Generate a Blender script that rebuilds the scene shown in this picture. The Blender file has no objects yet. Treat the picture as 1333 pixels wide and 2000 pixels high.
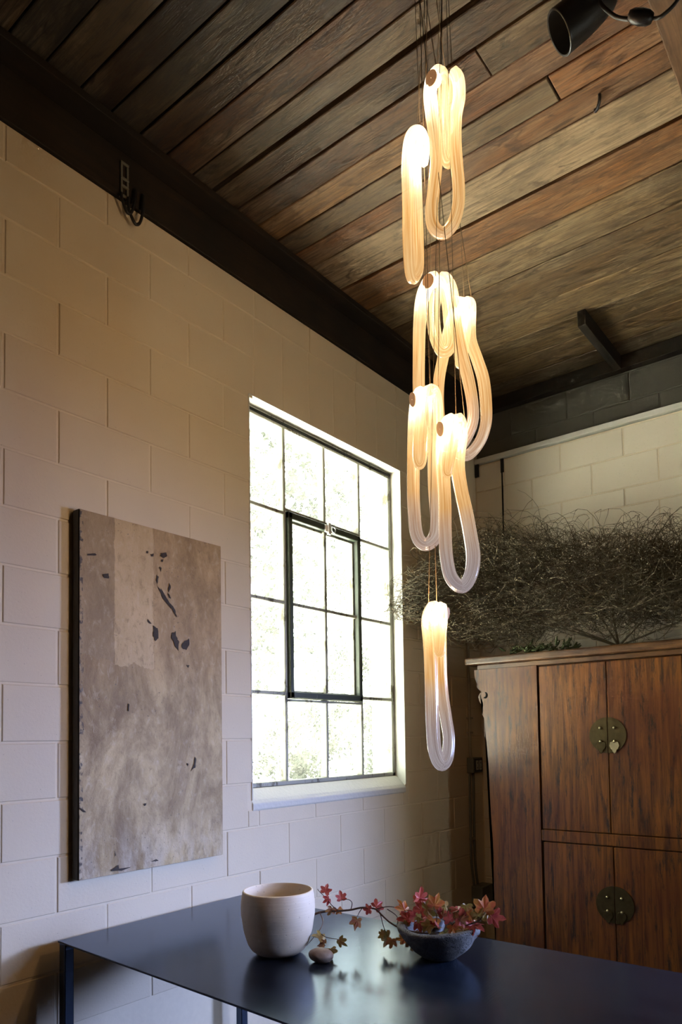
import bpy, bmesh, math, random
from mathutils import Vector, Matrix
random.seed(7)
sc = bpy.context.scene
COL = sc.collection

CAMR = [[0.783484, 0.621233, -0.014924], [-0.039874, 0.026293, -0.998859], [-0.620132, 0.783185, 0.045371]]
SKY = 8.0; SUN = 190.0; WL1 = 53.0; WL2 = 10.0
GLOW_HI = 8.0; GLOW_MID = 0.23; GLOW_LO = 0.042; LED = 6.0; PENW = 3.6
PEST = (1.233, 1.90, 0.789)
# ------------------------------------------------------------------ camera
cam_d = bpy.data.cameras.new('camera'); cam = bpy.data.objects.new('camera', cam_d); COL.objects.link(cam)
cam_d.sensor_fit = 'HORIZONTAL'; cam_d.sensor_width = 36.0
cam_d.lens = 36.0 * 1400.0 / 1333.0
cam_d.shift_y = 380.0 / 1333.0
cam_d.clip_start = 0.05
RIGHT = Vector(CAMR[0]); DOWN = Vector(CAMR[1]); FWD = Vector(CAMR[2])
mw = Matrix((RIGHT, -DOWN, -FWD)).transposed().to_4x4(); mw.translation = Vector((2.40, 0.0, 1.418))
cam.matrix_world = mw
sc.camera = cam

# ------------------------------------------------------------------ light and exposure
sc.view_settings.view_transform = 'Standard'; sc.view_settings.look = 'None'
sc.view_settings.gamma = 1.0; sc.view_settings.use_curve_mapping = False
sc.view_settings.exposure = 0.0
sc.cycles.use_denoising = True
sc.cycles.max_bounces = 5; sc.cycles.diffuse_bounces = 4; sc.cycles.transparent_max_bounces = 12
sc.cycles.use_adaptive_sampling = True; sc.cycles.adaptive_threshold = 0.09; sc.cycles.adaptive_min_samples = 16
sc.cycles.sample_clamp_indirect = 40.0
sc.cycles.caustics_reflective = False; sc.cycles.caustics_refractive = False

world = bpy.data.worlds.new('sky'); sc.world = world; world.use_nodes = True
bg = world.node_tree.nodes['Background']
bg.inputs[0].default_value = (0.93, 1.0, 0.88, 1); bg.inputs[1].default_value = SKY

def light(name, kind, loc, rot, energy, color, **kw):
    d = bpy.data.lights.new(name, kind); o = bpy.data.objects.new(name, d); COL.objects.link(o)
    o.location = loc; o.rotation_euler = rot; d.energy = energy; d.color = color
    for k, v in kw.items(): setattr(d, k, v)
    return o
sun = light('sun', 'SUN', (-6, -6, 12), (0, 0, 0), SUN, (1.0, 0.95, 0.84), angle=math.radians(0.6))
sun.rotation_euler = Vector((-0.10, 0.62, -0.78)).to_track_quat('-Z', 'Y').to_euler()
# daylight coming in through the steel window in the left wall (world portal, guides the sky's samples)
por = light('window_portal', 'AREA', (-0.24, 3.0, 2.12), (0, math.radians(-90), 0), 1.0, (1, 1, 1), shape='RECTANGLE', size=1.86, size_y=1.30)
por.data.cycles.is_portal = True
# daylight in the two tall narrow windows of the right wall
def win_light(y, w, zc, h, e, aim, spread, col):
    o = light('window_daylight', 'AREA', (3.38, y, zc), (0, 0, 0), e, col, shape='RECTANGLE', size=w, size_y=h)
    o.data.spread = math.radians(spread)
    o.rotation_euler = (Vector(aim) - Vector((3.38, y, zc))).to_track_quat('-Z', 'Z').to_euler()
win_light(4.28, 0.26, 1.70, 1.30, WL1, (0, 1.25, 0.30), 66, (0.40, 0.53, 1.0))
win_light(2.55, 0.34, 1.70, 1.30, WL2, (0, 1.10, 0.30), 66, (0.40, 0.53, 1.0))

# measured points (metres)
D = {"a": {"pts": [[1.385, 1.798, 2.897, 0.0168], [1.367, 1.776, 2.913, 0.0175], [1.367, 1.764, 2.954, 0.0175], [1.376, 1.764, 3.014, 0.0175], [1.386, 1.764, 3.086, 0.0175], [1.385, 1.763, 3.164, 0.0175], [1.377, 1.759, 3.25, 0.019], [1.375, 1.757, 3.305, 0.019], [1.378, 1.771, 3.357, 0.019], [1.384, 1.803, 3.392, 0.019], [1.377, 1.84, 3.388, 0.019], [1.368, 1.846, 3.325, 0.0175], [1.368, 1.846, 3.253, 0.0161], [1.37, 1.848, 3.183, 0.0146], [1.378, 1.852, 3.148, 0.0146], [1.389, 1.858, 3.18, 0.0146], [1.394, 1.861, 3.257, 0.0161], [1.398, 1.864, 3.336, 0.0175], [1.413, 1.849, 3.385, 0.019], [1.427, 1.817, 3.373, 0.0175], [1.445, 1.804, 3.329, 0.0175], [1.448, 1.8, 3.277, 0.0175], [1.439, 1.795, 3.225, 0.0175], [1.436, 1.793, 3.156, 0.0175], [1.438, 1.794, 3.078, 0.0175], [1.439, 1.801, 3.012, 0.0175], [1.431, 1.808, 2.959, 0.0175], [1.412, 1.808, 2.917, 0.0175]], "puck": [1.397, 1.764, 3.328], "n": [-0.128, -0.962, -0.243]}, "b": {"pts": [[1.308, 1.753, 2.767, 0.0131], [1.31, 1.731, 2.779, 0.0146], [1.313, 1.721, 2.865, 0.0161], [1.314, 1.721, 2.973, 0.0161], [1.314, 1.722, 3.081, 0.0168], [1.318, 1.724, 3.151, 0.0161], [1.329, 1.73, 3.185, 0.0161], [1.344, 1.739, 3.189, 0.0161], [1.355, 1.746, 3.168, 0.0161], [1.357, 1.747, 3.129, 0.0153], [1.341, 1.772, 3.121, 0.0131], [1.327, 1.799, 3.18, 0.0153], [1.323, 1.797, 3.217, 0.0161], [1.316, 1.792, 3.234, 0.0175], [1.306, 1.786, 3.207, 0.0175], [1.303, 1.785, 3.127, 0.019], [1.304, 1.785, 3.016, 0.019], [1.305, 1.786, 2.905, 0.0183], [1.31, 1.777, 2.811, 0.0161]], "puck": [1.338, 1.77, 3.147], "n": [0.97, 0.007, -0.243]}, "c": {"pts": [[1.334, 1.872, 2.278, 0.0175], [1.297, 1.839, 2.303, 0.0175], [1.282, 1.819, 2.368, 0.0175], [1.285, 1.809, 2.466, 0.0175], [1.289, 1.806, 2.558, 0.0175], [1.295, 1.803, 2.649, 0.0183], [1.302, 1.807, 2.727, 0.0197], [1.313, 1.82, 2.779, 0.0205], [1.319, 1.852, 2.814, 0.0205], [1.301, 1.888, 2.799, 0.0205], [1.29, 1.893, 2.741, 0.0205], [1.294, 1.895, 2.675, 0.019], [1.306, 1.903, 2.625, 0.0175], [1.32, 1.91, 2.61, 0.0175], [1.334, 1.919, 2.63, 0.0175], [1.335, 1.919, 2.687, 0.019], [1.333, 1.913, 2.765, 0.0205], [1.338, 1.875, 2.813, 0.0205], [1.366, 1.856, 2.785, 0.019], [1.381, 1.853, 2.734, 0.019], [1.388, 1.858, 2.646, 0.0175], [1.399, 1.87, 2.559, 0.0175], [1.411, 1.883, 2.485, 0.0175], [1.418, 1.893, 2.416, 0.0168], [1.416, 1.897, 2.364, 0.0168], [1.397, 1.898, 2.323, 0.0168], [1.368, 1.893, 2.291, 0.0175]], "puck": [1.337, 1.822, 2.779], "n": [-0.094, -0.966, -0.243]}, "d": {"pts": [[1.342, 1.993, 2.305, 0.0175], [1.305, 1.971, 2.326, 0.0175], [1.277, 1.955, 2.383, 0.0175], [1.269, 1.95, 2.467, 0.0175], [1.277, 1.943, 2.545, 0.0175], [1.294, 1.942, 2.613, 0.0175], [1.316, 1.943, 2.688, 0.019], [1.335, 1.954, 2.752, 0.019], [1.335, 1.989, 2.798, 0.019], [1.322, 2.028, 2.791, 0.019], [1.309, 2.032, 2.73, 0.0175], [1.304, 2.029, 2.662, 0.0161], [1.307, 2.031, 2.625, 0.0161], [1.315, 2.035, 2.661, 0.0161], [1.323, 2.04, 2.728, 0.0175], [1.335, 2.035, 2.79, 0.019], [1.347, 2.008, 2.802, 0.019], [1.37, 1.986, 2.77, 0.019], [1.373, 1.977, 2.706, 0.0183], [1.375, 1.978, 2.652, 0.0175], [1.39, 1.987, 2.593, 0.0175], [1.405, 1.995, 2.528, 0.0183], [1.406, 2.007, 2.454, 0.0183], [1.399, 2.015, 2.393, 0.0175], [1.375, 2.013, 2.34, 0.0175]], "puck": [1.344, 1.965, 2.78], "n": [-0.161, -0.957, -0.243]}, "e": {"pts": [[1.325, 1.763, 1.976, 0.0175], [1.304, 1.751, 2.005, 0.0175], [1.298, 1.747, 2.089, 0.0175], [1.293, 1.756, 2.183, 0.0175], [1.296, 1.757, 2.274, 0.0183], [1.3, 1.759, 2.35, 0.019], [1.311, 1.755, 2.399, 0.019], [1.331, 1.743, 2.417, 0.0161], [1.346, 1.717, 2.367, 0.0131], [1.343, 1.709, 2.305, 0.0124], [1.338, 1.707, 2.247, 0.0124], [1.337, 1.706, 2.207, 0.0117], [1.343, 1.71, 2.189, 0.0117], [1.351, 1.714, 2.206, 0.0117], [1.355, 1.716, 2.275, 0.0131], [1.36, 1.719, 2.348, 0.0146], [1.354, 1.745, 2.407, 0.0175], [1.351, 1.778, 2.425, 0.019], [1.352, 1.79, 2.391, 0.0205], [1.352, 1.79, 2.315, 0.0205], [1.347, 1.788, 2.224, 0.0205], [1.352, 1.779, 2.13, 0.0205], [1.355, 1.78, 2.055, 0.0197], [1.349, 1.777, 1.998, 0.019]], "puck": [1.316, 1.736, 2.398], "n": [-0.564, -0.789, -0.243]}, "f": {"pts": [[1.441, 1.761, 1.836, 0.0183], [1.416, 1.747, 1.863, 0.0183], [1.406, 1.741, 1.922, 0.0183], [1.404, 1.74, 1.991, 0.0183], [1.405, 1.74, 2.064, 0.0183], [1.399, 1.748, 2.14, 0.0183], [1.398, 1.748, 2.214, 0.019], [1.401, 1.75, 2.273, 0.019], [1.417, 1.747, 2.304, 0.019], [1.446, 1.718, 2.29, 0.0146], [1.448, 1.702, 2.244, 0.0124], [1.44, 1.697, 2.188, 0.0117], [1.436, 1.694, 2.148, 0.0102], [1.44, 1.697, 2.136, 0.0102], [1.446, 1.701, 2.159, 0.011], [1.455, 1.706, 2.215, 0.0131], [1.458, 1.719, 2.275, 0.0175], [1.443, 1.762, 2.306, 0.019], [1.441, 1.773, 2.269, 0.0197], [1.435, 1.769, 2.218, 0.0197], [1.433, 1.768, 2.174, 0.0197], [1.439, 1.772, 2.115, 0.019], [1.454, 1.769, 2.049, 0.019], [1.463, 1.774, 1.985, 0.019], [1.469, 1.778, 1.918, 0.0197], [1.461, 1.773, 1.865, 0.019]], "puck": [1.411, 1.726, 2.281], "n": [-0.564, -0.789, -0.243]}, "g": {"pts": [[1.357, 1.77, 1.344, 0.019], [1.343, 1.762, 1.382, 0.019], [1.334, 1.768, 1.454, 0.019], [1.333, 1.768, 1.566, 0.019], [1.332, 1.767, 1.678, 0.0197], [1.329, 1.765, 1.75, 0.0205], [1.341, 1.761, 1.785, 0.019], [1.367, 1.741, 1.783, 0.0161], [1.38, 1.725, 1.74, 0.0139], [1.381, 1.726, 1.69, 0.0124], [1.382, 1.727, 1.658, 0.011], [1.387, 1.729, 1.654, 0.011], [1.39, 1.731, 1.689, 0.0124], [1.392, 1.733, 1.739, 0.0146], [1.375, 1.757, 1.781, 0.0175], [1.347, 1.799, 1.782, 0.019], [1.347, 1.799, 1.715, 0.0175], [1.347, 1.799, 1.61, 0.0168], [1.35, 1.801, 1.538, 0.0168], [1.36, 1.801, 1.469, 0.0168], [1.368, 1.8, 1.413, 0.0168], [1.367, 1.788, 1.361, 0.0175]], "puck": [1.377, 1.77, 1.769], "n": [0.954, 0.176, -0.243]}, "stem": [[0.81, 1.8, 0.813], [0.816, 1.84, 0.834], [0.851, 1.86, 0.845], [0.898, 1.87, 0.851], [0.94, 1.88, 0.858], [0.981, 1.89, 0.869], [1.026, 1.9, 0.868], [1.047, 1.9, 0.854], [1.084, 1.9, 0.832], [1.126, 1.91, 0.816], [1.182, 1.91, 0.815], [1.222, 1.92, 0.817], [1.262, 1.93, 0.825], [1.311, 1.95, 0.843], [1.366, 1.97, 0.865]], "twigs": [[[0.94, 1.88, 0.858], [0.945, 1.88, 0.882], [0.935, 1.87, 0.893], [0.903, 1.87, 0.885]], [[0.898, 1.87, 0.851], [0.879, 1.86, 0.866], [0.852, 1.86, 0.888], [0.828, 1.85, 0.912], [0.825, 1.85, 0.918]], [[0.981, 1.89, 0.869], [0.975, 1.88, 0.855], [0.974, 1.87, 0.843]], [[1.026, 1.9, 0.868], [1.063, 1.92, 0.877], [1.099, 1.94, 0.871], [1.14, 1.94, 0.869]], [[1.043, 1.9, 0.86], [1.054, 1.9, 0.824], [1.062, 1.9, 0.798]], [[0.831, 1.85, 0.841], [0.87, 1.82, 0.821], [0.885, 1.78, 0.8], [0.883, 1.75, 0.783], [0.869, 1.74, 0.763]], [[0.885, 1.78, 0.8], [0.933, 1.76, 0.795], [0.993, 1.75, 0.8]], [[1.182, 1.91, 0.815], [1.185, 1.93, 0.844], [1.168, 1.94, 0.879]], [[1.222, 1.92, 0.817], [1.23, 1.94, 0.855], [1.213, 1.95, 0.89]], [[1.262, 1.93, 0.825], [1.296, 1.95, 0.862], [1.299, 1.96, 0.886]], [[1.311, 1.95, 0.843], [1.351, 1.97, 0.863], [1.379, 1.98, 0.893]], [[1.058, 1.92, 0.868], [1.095, 1.92, 0.85], [1.095, 1.92, 0.819]]], "leaves": [[0.847, 1.86, 0.909, 0.0223, 0, 70], [0.863, 1.86, 0.888, 0.0197, 0, 200], [0.909, 1.87, 0.892, 0.0223, 0, 95], [0.874, 1.86, 0.857, 0.0223, 2, 250], [0.896, 1.87, 0.855, 0.0171, 1, 300], [0.974, 1.87, 0.831, 0.0289, 2, 265], [1.009, 1.89, 0.866, 0.0197, 0, 180], [1.028, 1.9, 0.876, 0.0249, 0, 40], [0.917, 1.76, 0.785, 0.0341, 3, 120], [0.958, 1.75, 0.763, 0.0249, 3, 300], [0.995, 1.75, 0.797, 0.0223, 4, 320], [0.94, 1.74, 0.778, 0.0236, 2, 200], [1.072, 1.9, 0.785, 0.0328, 4, 200], [1.118, 1.93, 0.872, 0.0302, 1, 110], [1.169, 1.94, 0.913, 0.0302, 0, 80], [1.174, 1.94, 0.876, 0.0368, 0, 60], [1.217, 1.95, 0.894, 0.0328, 1, 70], [1.152, 1.93, 0.856, 0.0328, 0, 210], [1.166, 1.9, 0.804, 0.0394, 2, 270], [1.215, 1.94, 0.851, 0.0328, 1, 250], [1.236, 1.95, 0.871, 0.0197, 0, 20], [1.275, 1.91, 0.824, 0.0381, 4, 280], [1.295, 1.96, 0.891, 0.0302, 0, 80], [1.308, 1.95, 0.869, 0.0368, 0, 330], [1.334, 1.96, 0.877, 0.0223, 1, 30], [1.346, 1.96, 0.853, 0.0368, 0, 350], [1.374, 1.98, 0.897, 0.0394, 1, 85], [1.398, 1.98, 0.88, 0.0328, 0, 0], [1.135, 1.92, 0.848, 0.0289, 0, 180], [1.215, 1.92, 0.84, 0.0263, 3, 230], [1.287, 1.94, 0.844, 0.0263, 1, 300], [1.136, 1.9, 0.793, 0.0263, 1, 250], [1.138, 1.91, 0.826, 0.0223, 4, 160], [1.361, 1.96, 0.882, 0.0263, 3, 120], [1.176, 1.92, 0.844, 0.0263, 0, 300], [1.276, 1.94, 0.86, 0.0249, 0, 120], [1.236, 1.93, 0.836, 0.0223, 3, 280], [1.329, 1.93, 0.842, 0.0223, 1, 250], [1.054, 1.9, 0.79, 0.0184, 3, 160], [1.094, 1.89, 0.782, 0.0223, 2, 250]], "wing": [[0.294, 1.854], [0.295, 1.792], [0.305, 1.76], [0.315, 1.748], [0.307, 1.739], [0.311, 1.723], [0.33, 1.704], [0.346, 1.696], [0.33, 1.689], [0.317, 1.669], [0.323, 1.64], [0.338, 1.619], [0.35, 1.619], [0.346, 1.603], [0.347, 1.566], [0.341, 1.556], [0.354, 1.536], [0.353, 1.424], [0.367, 1.391], [0.362, 1.377], [0.367, 1.339], [0.376, 1.26], [0.371, 1.206], [0.379, 1.182], [0.378, 1.073], [0.376, 1.068], [0.378, 0.956], [0.385, 0.933], [0.379, 0.914], [0.394, 0.795], [0.396, 0.68], [0.392, 0.619], [0.394, 0.426], [0.399, 0.244]], "hole": [0.36, 1.675], "marks": [[[1.789, 2.04], [1.8, 2.039], [1.822, 2.015], [1.845, 1.985], [1.869, 1.969], [1.883, 1.937], [1.876, 1.935], [1.859, 1.959], [1.832, 1.978], [1.805, 2.007]], [[1.834, 2.027], [1.846, 2.019], [1.854, 2.002], [1.844, 2.004]], [[1.852, 1.867], [1.876, 1.871], [1.879, 1.851], [1.893, 1.83], [1.889, 1.793], [1.875, 1.806], [1.862, 1.835], [1.853, 1.84]], [[1.908, 1.826], [1.928, 1.839], [1.944, 1.846], [1.949, 1.821], [1.931, 1.797], [1.91, 1.801]], [[1.846, 2.068], [1.853, 2.047], [1.842, 2.024], [1.838, 2.039]], [[1.803, 2.182], [1.833, 2.191], [1.836, 2.175], [1.816, 2.163], [1.801, 2.171]], [[1.783, 2.088], [1.792, 2.082], [1.786, 2.053], [1.779, 2.068]], [[1.534, 2.048], [1.56, 2.055], [1.563, 2.038], [1.543, 2.034]], [[1.731, 2.176], [1.742, 2.177], [1.741, 2.167], [1.732, 2.167]], [[1.752, 2.167], [1.77, 2.173], [1.766, 2.16], [1.755, 2.159]], [[1.737, 1.906], [1.756, 1.889], [1.751, 1.885], [1.737, 1.895]], [[1.803, 2.155], [1.816, 2.158], [1.813, 2.146], [1.805, 2.146]], [[1.796, 2.123], [1.807, 2.123], [1.802, 2.102]], [[1.47, 2.113], [1.506, 2.123], [1.509, 2.114], [1.473, 2.108]], [[1.765, 1.879], [1.788, 1.879], [1.791, 1.831], [1.775, 1.818], [1.764, 1.839]], [[1.931, 1.735], [1.948, 1.735], [1.94, 1.725]], [[1.973, 1.355], [1.982, 1.352], [1.976, 1.31], [1.949, 1.292], [1.967, 1.313]], [[1.93, 1.328], [1.94, 1.325], [1.936, 1.314]], [[1.718, 1.179], [1.73, 1.18], [1.728, 1.171], [1.72, 1.17]], [[1.646, 1.568], [1.653, 1.565], [1.65, 1.537], [1.646, 1.538]], [[1.586, 1.017], [1.593, 0.996], [1.59, 0.991]], [[1.571, 0.945], [1.603, 0.96], [1.603, 0.945], [1.669, 0.943], [1.615, 0.936], [1.574, 0.939]], [[1.444, 1.184], [1.455, 1.181], [1.468, 1.168], [1.455, 1.169]], [[1.775, 0.956], [1.788, 0.948], [1.749, 0.95]]]}
# ------------------------------------------------------------------ helpers
def link(name, me, mat=None, parent=None):
    o = bpy.data.objects.new(name, me); COL.objects.link(o)
    if mat is not None and len(me.materials) == 0: me.materials.append(mat)
    if parent is not None: o.parent = parent
    return o
def mesh(name, V, Fc, smooth=False):
    me = bpy.data.meshes.new(name); me.from_pydata([tuple(v) for v in V], [], Fc); me.update()
    if smooth: me.polygons.foreach_set('use_smooth', [True] * len(me.polygons))
    return me
def empty(name, loc, label, cat, group=None):
    o = bpy.data.objects.new(name, None); COL.objects.link(o); o.location = loc
    o.empty_display_size = 0.05
    return tag(o, label, cat, group)
def tag(o, label, cat, group=None):
    o['label'] = label; o['category'] = cat
    if group: o['group'] = group
    return o
def struct(o, label=None):
    o['kind'] = 'structure'
    if label: o['label'] = label
    return o
class MB:
    def __init__(s): s.V = []; s.F = []
    def add(s, V, Fc):
        b = len(s.V); s.V += [tuple(v) for v in V]; s.F += [tuple(i + b for i in f) for f in Fc]; return s
    def box(s, x0, x1, y0, y1, z0, z1):
        V = [(x, y, z) for x in (x0, x1) for y in (y0, y1) for z in (z0, z1)]
        return s.add(V, [(0, 1, 3, 2), (4, 6, 7, 5), (0, 4, 5, 1), (2, 3, 7, 6), (0, 2, 6, 4), (1, 5, 7, 3)])
    def tube(s, pts, rad, n=8, closed=False, caps=True):
        pts = [Vector(p) for p in pts]; m = len(pts)
        if not isinstance(rad, (list, tuple)): rad = [rad] * m
        prev = None; rings = []
        for i in range(m):
            a = pts[(i - 1) % m] if (closed or i > 0) else pts[i]
            b = pts[(i + 1) % m] if (closed or i < m - 1) else pts[i]
            t = (b - a).normalized()
            if prev is None:
                u = t.orthogonal().normalized()
            else:
                u = (prev - t * prev.dot(t))
                u = u.normalized() if u.length > 1e-6 else t.orthogonal().normalized()
            prev = u; w = t.cross(u)
            rings.append([pts[i] + (u * math.cos(2 * math.pi * k / n) + w * math.sin(2 * math.pi * k / n)) * rad[i] for k in range(n)])
        V = [v for r in rings for v in r]; Fc = []
        for i in range(m if closed else m - 1):
            j = (i + 1) % m
            for k in range(n):
                l = (k + 1) % n
                Fc.append((i * n + k, i * n + l, j * n + l, j * n + k))
        if caps and not closed:
            Fc.append(tuple(reversed(range(n)))); Fc.append(tuple((m - 1) * n + k for k in range(n)))
        return s.add(V, Fc)
    def lathe(s, prof, n=32, c=(0, 0, 0), axis=None):
        q = Vector((0, 0, 1)).rotation_difference(Vector(axis)) if axis is not None else None
        V = []
        for r, z in prof:
            for k in range(n):
                v = Vector((r * math.cos(2 * math.pi * k / n), r * math.sin(2 * math.pi * k / n), z))
                if q: v = q @ v
                V.append(v + Vector(c))
        Fc = []
        for i in range(len(prof) - 1):
            for k in range(n):
                l = (k + 1) % n; Fc.append((i * n + k, i * n + l, (i + 1) * n + l, (i + 1) * n + k))
        return s.add(V, Fc)
    def prism(s, poly, y0, y1):      # poly in (x,z), extruded along y
        n = len(poly)
        V = [(x, y0, z) for x, z in poly] + [(x, y1, z) for x, z in poly]
        Fc = [tuple(range(n)), tuple(reversed(range(n, 2 * n)))] + [(i, i + n, (i + 1) % n + n, (i + 1) % n) for i in range(n)]
        return s.add(V, Fc)
    def build(s, name, mat, parent=None, smooth=False, bevel=0.0, seg=2, local=None):
        V = s.V
        if local is not None: V = [(v[0] - local[0], v[1] - local[1], v[2] - local[2]) for v in V]
        me = mesh(name, V, s.F, smooth)
        bm = bmesh.new(); bm.from_mesh(me)
        bmesh.ops.recalc_face_normals(bm, faces=bm.faces)
        if bevel > 0:
            es = [e for e in bm.edges if len(e.link_faces) == 2 and e.calc_face_angle(0) > 0.5]
            bmesh.ops.bevel(bm, geom=es, offset=bevel, segments=seg, affect='EDGES', profile=0.5)
        bm.to_mesh(me); bm.free()
        if bevel > 0 and not smooth:
            me.polygons.foreach_set('use_smooth', [False] * len(me.polygons))
        return link(name, me, mat, parent)
def rel(root):          # parts of a thing are built in the thing's own space
    return tuple(root.location)
def catmull(P, n=6, closed=True):
    out = []; m = len(P)
    rng = range(m) if closed else range(m - 1)
    for i in rng:
        if closed: a, b, c, d = (P[(i + k) % m] for k in (-1, 0, 1, 2))
        else: a, b, c, d = P[max(i - 1, 0)], P[i], P[i + 1], P[min(i + 2, m - 1)]
        for j in range(n):
            t = j / n
            out.append([0.5 * (2 * b[q] + (c[q] - a[q]) * t + (2 * a[q] - 5 * b[q] + 4 * c[q] - d[q]) * t * t + (3 * b[q] - a[q] - 3 * c[q] + d[q]) * t ** 3) for q in range(len(b))])
    if not closed: out.append(list(P[-1]))
    return out

# ------------------------------------------------------------------ materials
class NT:
    def __init__(s, name):
        s.m = bpy.data.materials.new(name); s.m.use_nodes = True; s.t = s.m.node_tree; s.n = s.t.nodes
        s.p = s.n['Principled BSDF']; s.out = s.n['Material Output']
    def node(s, typ, ins=None, **kw):
        n = s.n.new(typ)
        for k, v in kw.items(): setattr(n, k, v)
        for k, v in (ins or {}).items(): s.set(n.inputs[k], v)
        return n
    def set(s, inp, v):
        if isinstance(v, bpy.types.NodeSocket): s.t.links.new(v, inp)
        else:
            if isinstance(v, (tuple, list)) and len(v) == 3 and inp.type == 'RGBA': v = (*v, 1)
            inp.default_value = v
    def pos(s, scale=(1, 1, 1), obj=False, loc=(0, 0, 0)):
        src = s.node('ShaderNodeTexCoord').outputs['Object'] if obj else s.node('ShaderNodeNewGeometry').outputs['Position']
        return s.node('ShaderNodeMapping', {'Vector': src, 'Scale': scale, 'Location': loc}).outputs[0]
    def noise(s, vec, scale, detail=4, rough=0.55, dist=0.0, w=None):
        return s.node('ShaderNodeTexNoise', {'Vector': vec, 'Scale': scale, 'Detail': detail, 'Roughness': rough, 'Distortion': dist}).outputs['Fac']
    def ramp(s, fac, stops, interp='LINEAR'):
        n = s.node('ShaderNodeValToRGB', {'Fac': fac}); e = n.color_ramp; e.interpolation = interp
        while len(e.elements) < len(stops): e.elements.new(0.5)
        for el, (p, c) in zip(e.elements, stops):
            el.position = p; el.color = (*c, 1) if isinstance(c, (tuple, list)) else (c, c, c, 1)
        return n.outputs[0]
    def mix(s, fac, a, b, mode='MIX'):
        n = s.node('ShaderNodeMix', data_type='RGBA', blend_type=mode)
        s.set(n.inputs['Factor'], fac); s.set(n.inputs['A'], a); s.set(n.inputs['B'], b); return n.outputs['Result']
    def math(s, op, a, b=0.0, c=0.0, clamp=False):
        n = s.node('ShaderNodeMath', operation=op, use_clamp=clamp)
        s.set(n.inputs[0], a); s.set(n.inputs[1], b); s.set(n.inputs[2], c); return n.outputs[0]
    def bump(s, h, strength=0.3, dist=0.01):
        return s.node('ShaderNodeBump', {'Height': h, 'Strength': strength, 'Distance': dist}).outputs[0]
    def fin(s, color=None, rough=None, metal=None, normal=None, **kw):
        for k, v in dict([('Base Color', color), ('Roughness', rough), ('Metallic', metal), ('Normal', normal)] + list(kw.items())).items():
            if v is not None: s.set(s.p.inputs[k], v)
        return s.m

def m_plain(name, c, rough=0.6, metal=0.0, var=0.15, scale=20, bump=0.1, **kw):
    n = NT(name); f = n.noise(n.pos(), scale)
    col = n.mix(f, tuple(x * (1 - var) for x in c), tuple(min(1, x * (1 + var)) for x in c))
    return n.fin(col, rough, metal, n.bump(f, bump, 0.004), **kw)

def m_block(name, c, c2):
    n = NT(name); P = n.pos()
    f = n.noise(P, 1.7, 3); g = n.noise(P, 90, 4, 0.65); pit = n.noise(P, 150, 2)
    col = n.mix(n.ramp(f, [(0.35, 0.0), (0.7, 1.0)]), c, c2)
    pits = n.ramp(pit, [(0.24, 1.0), (0.30, 0.0)])
    col = n.mix(n.math('MULTIPLY', pits, 0.55), col, tuple(x * 0.45 for x in c))
    h = n.math('SUBTRACT', n.math('MULTIPLY', g, 0.5), pits)
    return n.fin(col, 0.62, None, n.bump(h, 0.35, 0.004), **{'Specular IOR Level': 0.35})
M_BLOCK = m_block('painted_block', (0.655, 0.565, 0.425), (0.70, 0.61, 0.465))
M_BLOCK2 = m_block('painted_back_block', (0.70, 0.64, 0.54), (0.75, 0.69, 0.58))
M_MORTAR = m_plain('painted_mortar', (0.70, 0.61, 0.465), 0.7, 0, 0.06, 40, 0.2)
M_RAW = m_block('raw_grey_block', (0.075, 0.070, 0.060), (0.125, 0.115, 0.095))
M_RAWM = m_plain('raw_mortar', (0.10, 0.095, 0.08), 0.85, 0, 0.2, 40, 0.3)
M_PLAS = m_plain('white_plaster', (0.62, 0.61, 0.565), 0.6, 0, 0.05, 60, 0.5)
M_CONC = m_plain('concrete_floor', (0.06, 0.05, 0.038), 0.6, 0, 0.2, 3, 0.1)
M_BROWNW = m_plain('brown_boarding', (0.13, 0.085, 0.05), 0.7, 0, 0.2, 5, 0.1)
M_DARK = m_plain('dark_void', (0.012, 0.011, 0.010), 0.9, 0, 0.2, 10, 0.1)

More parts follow.
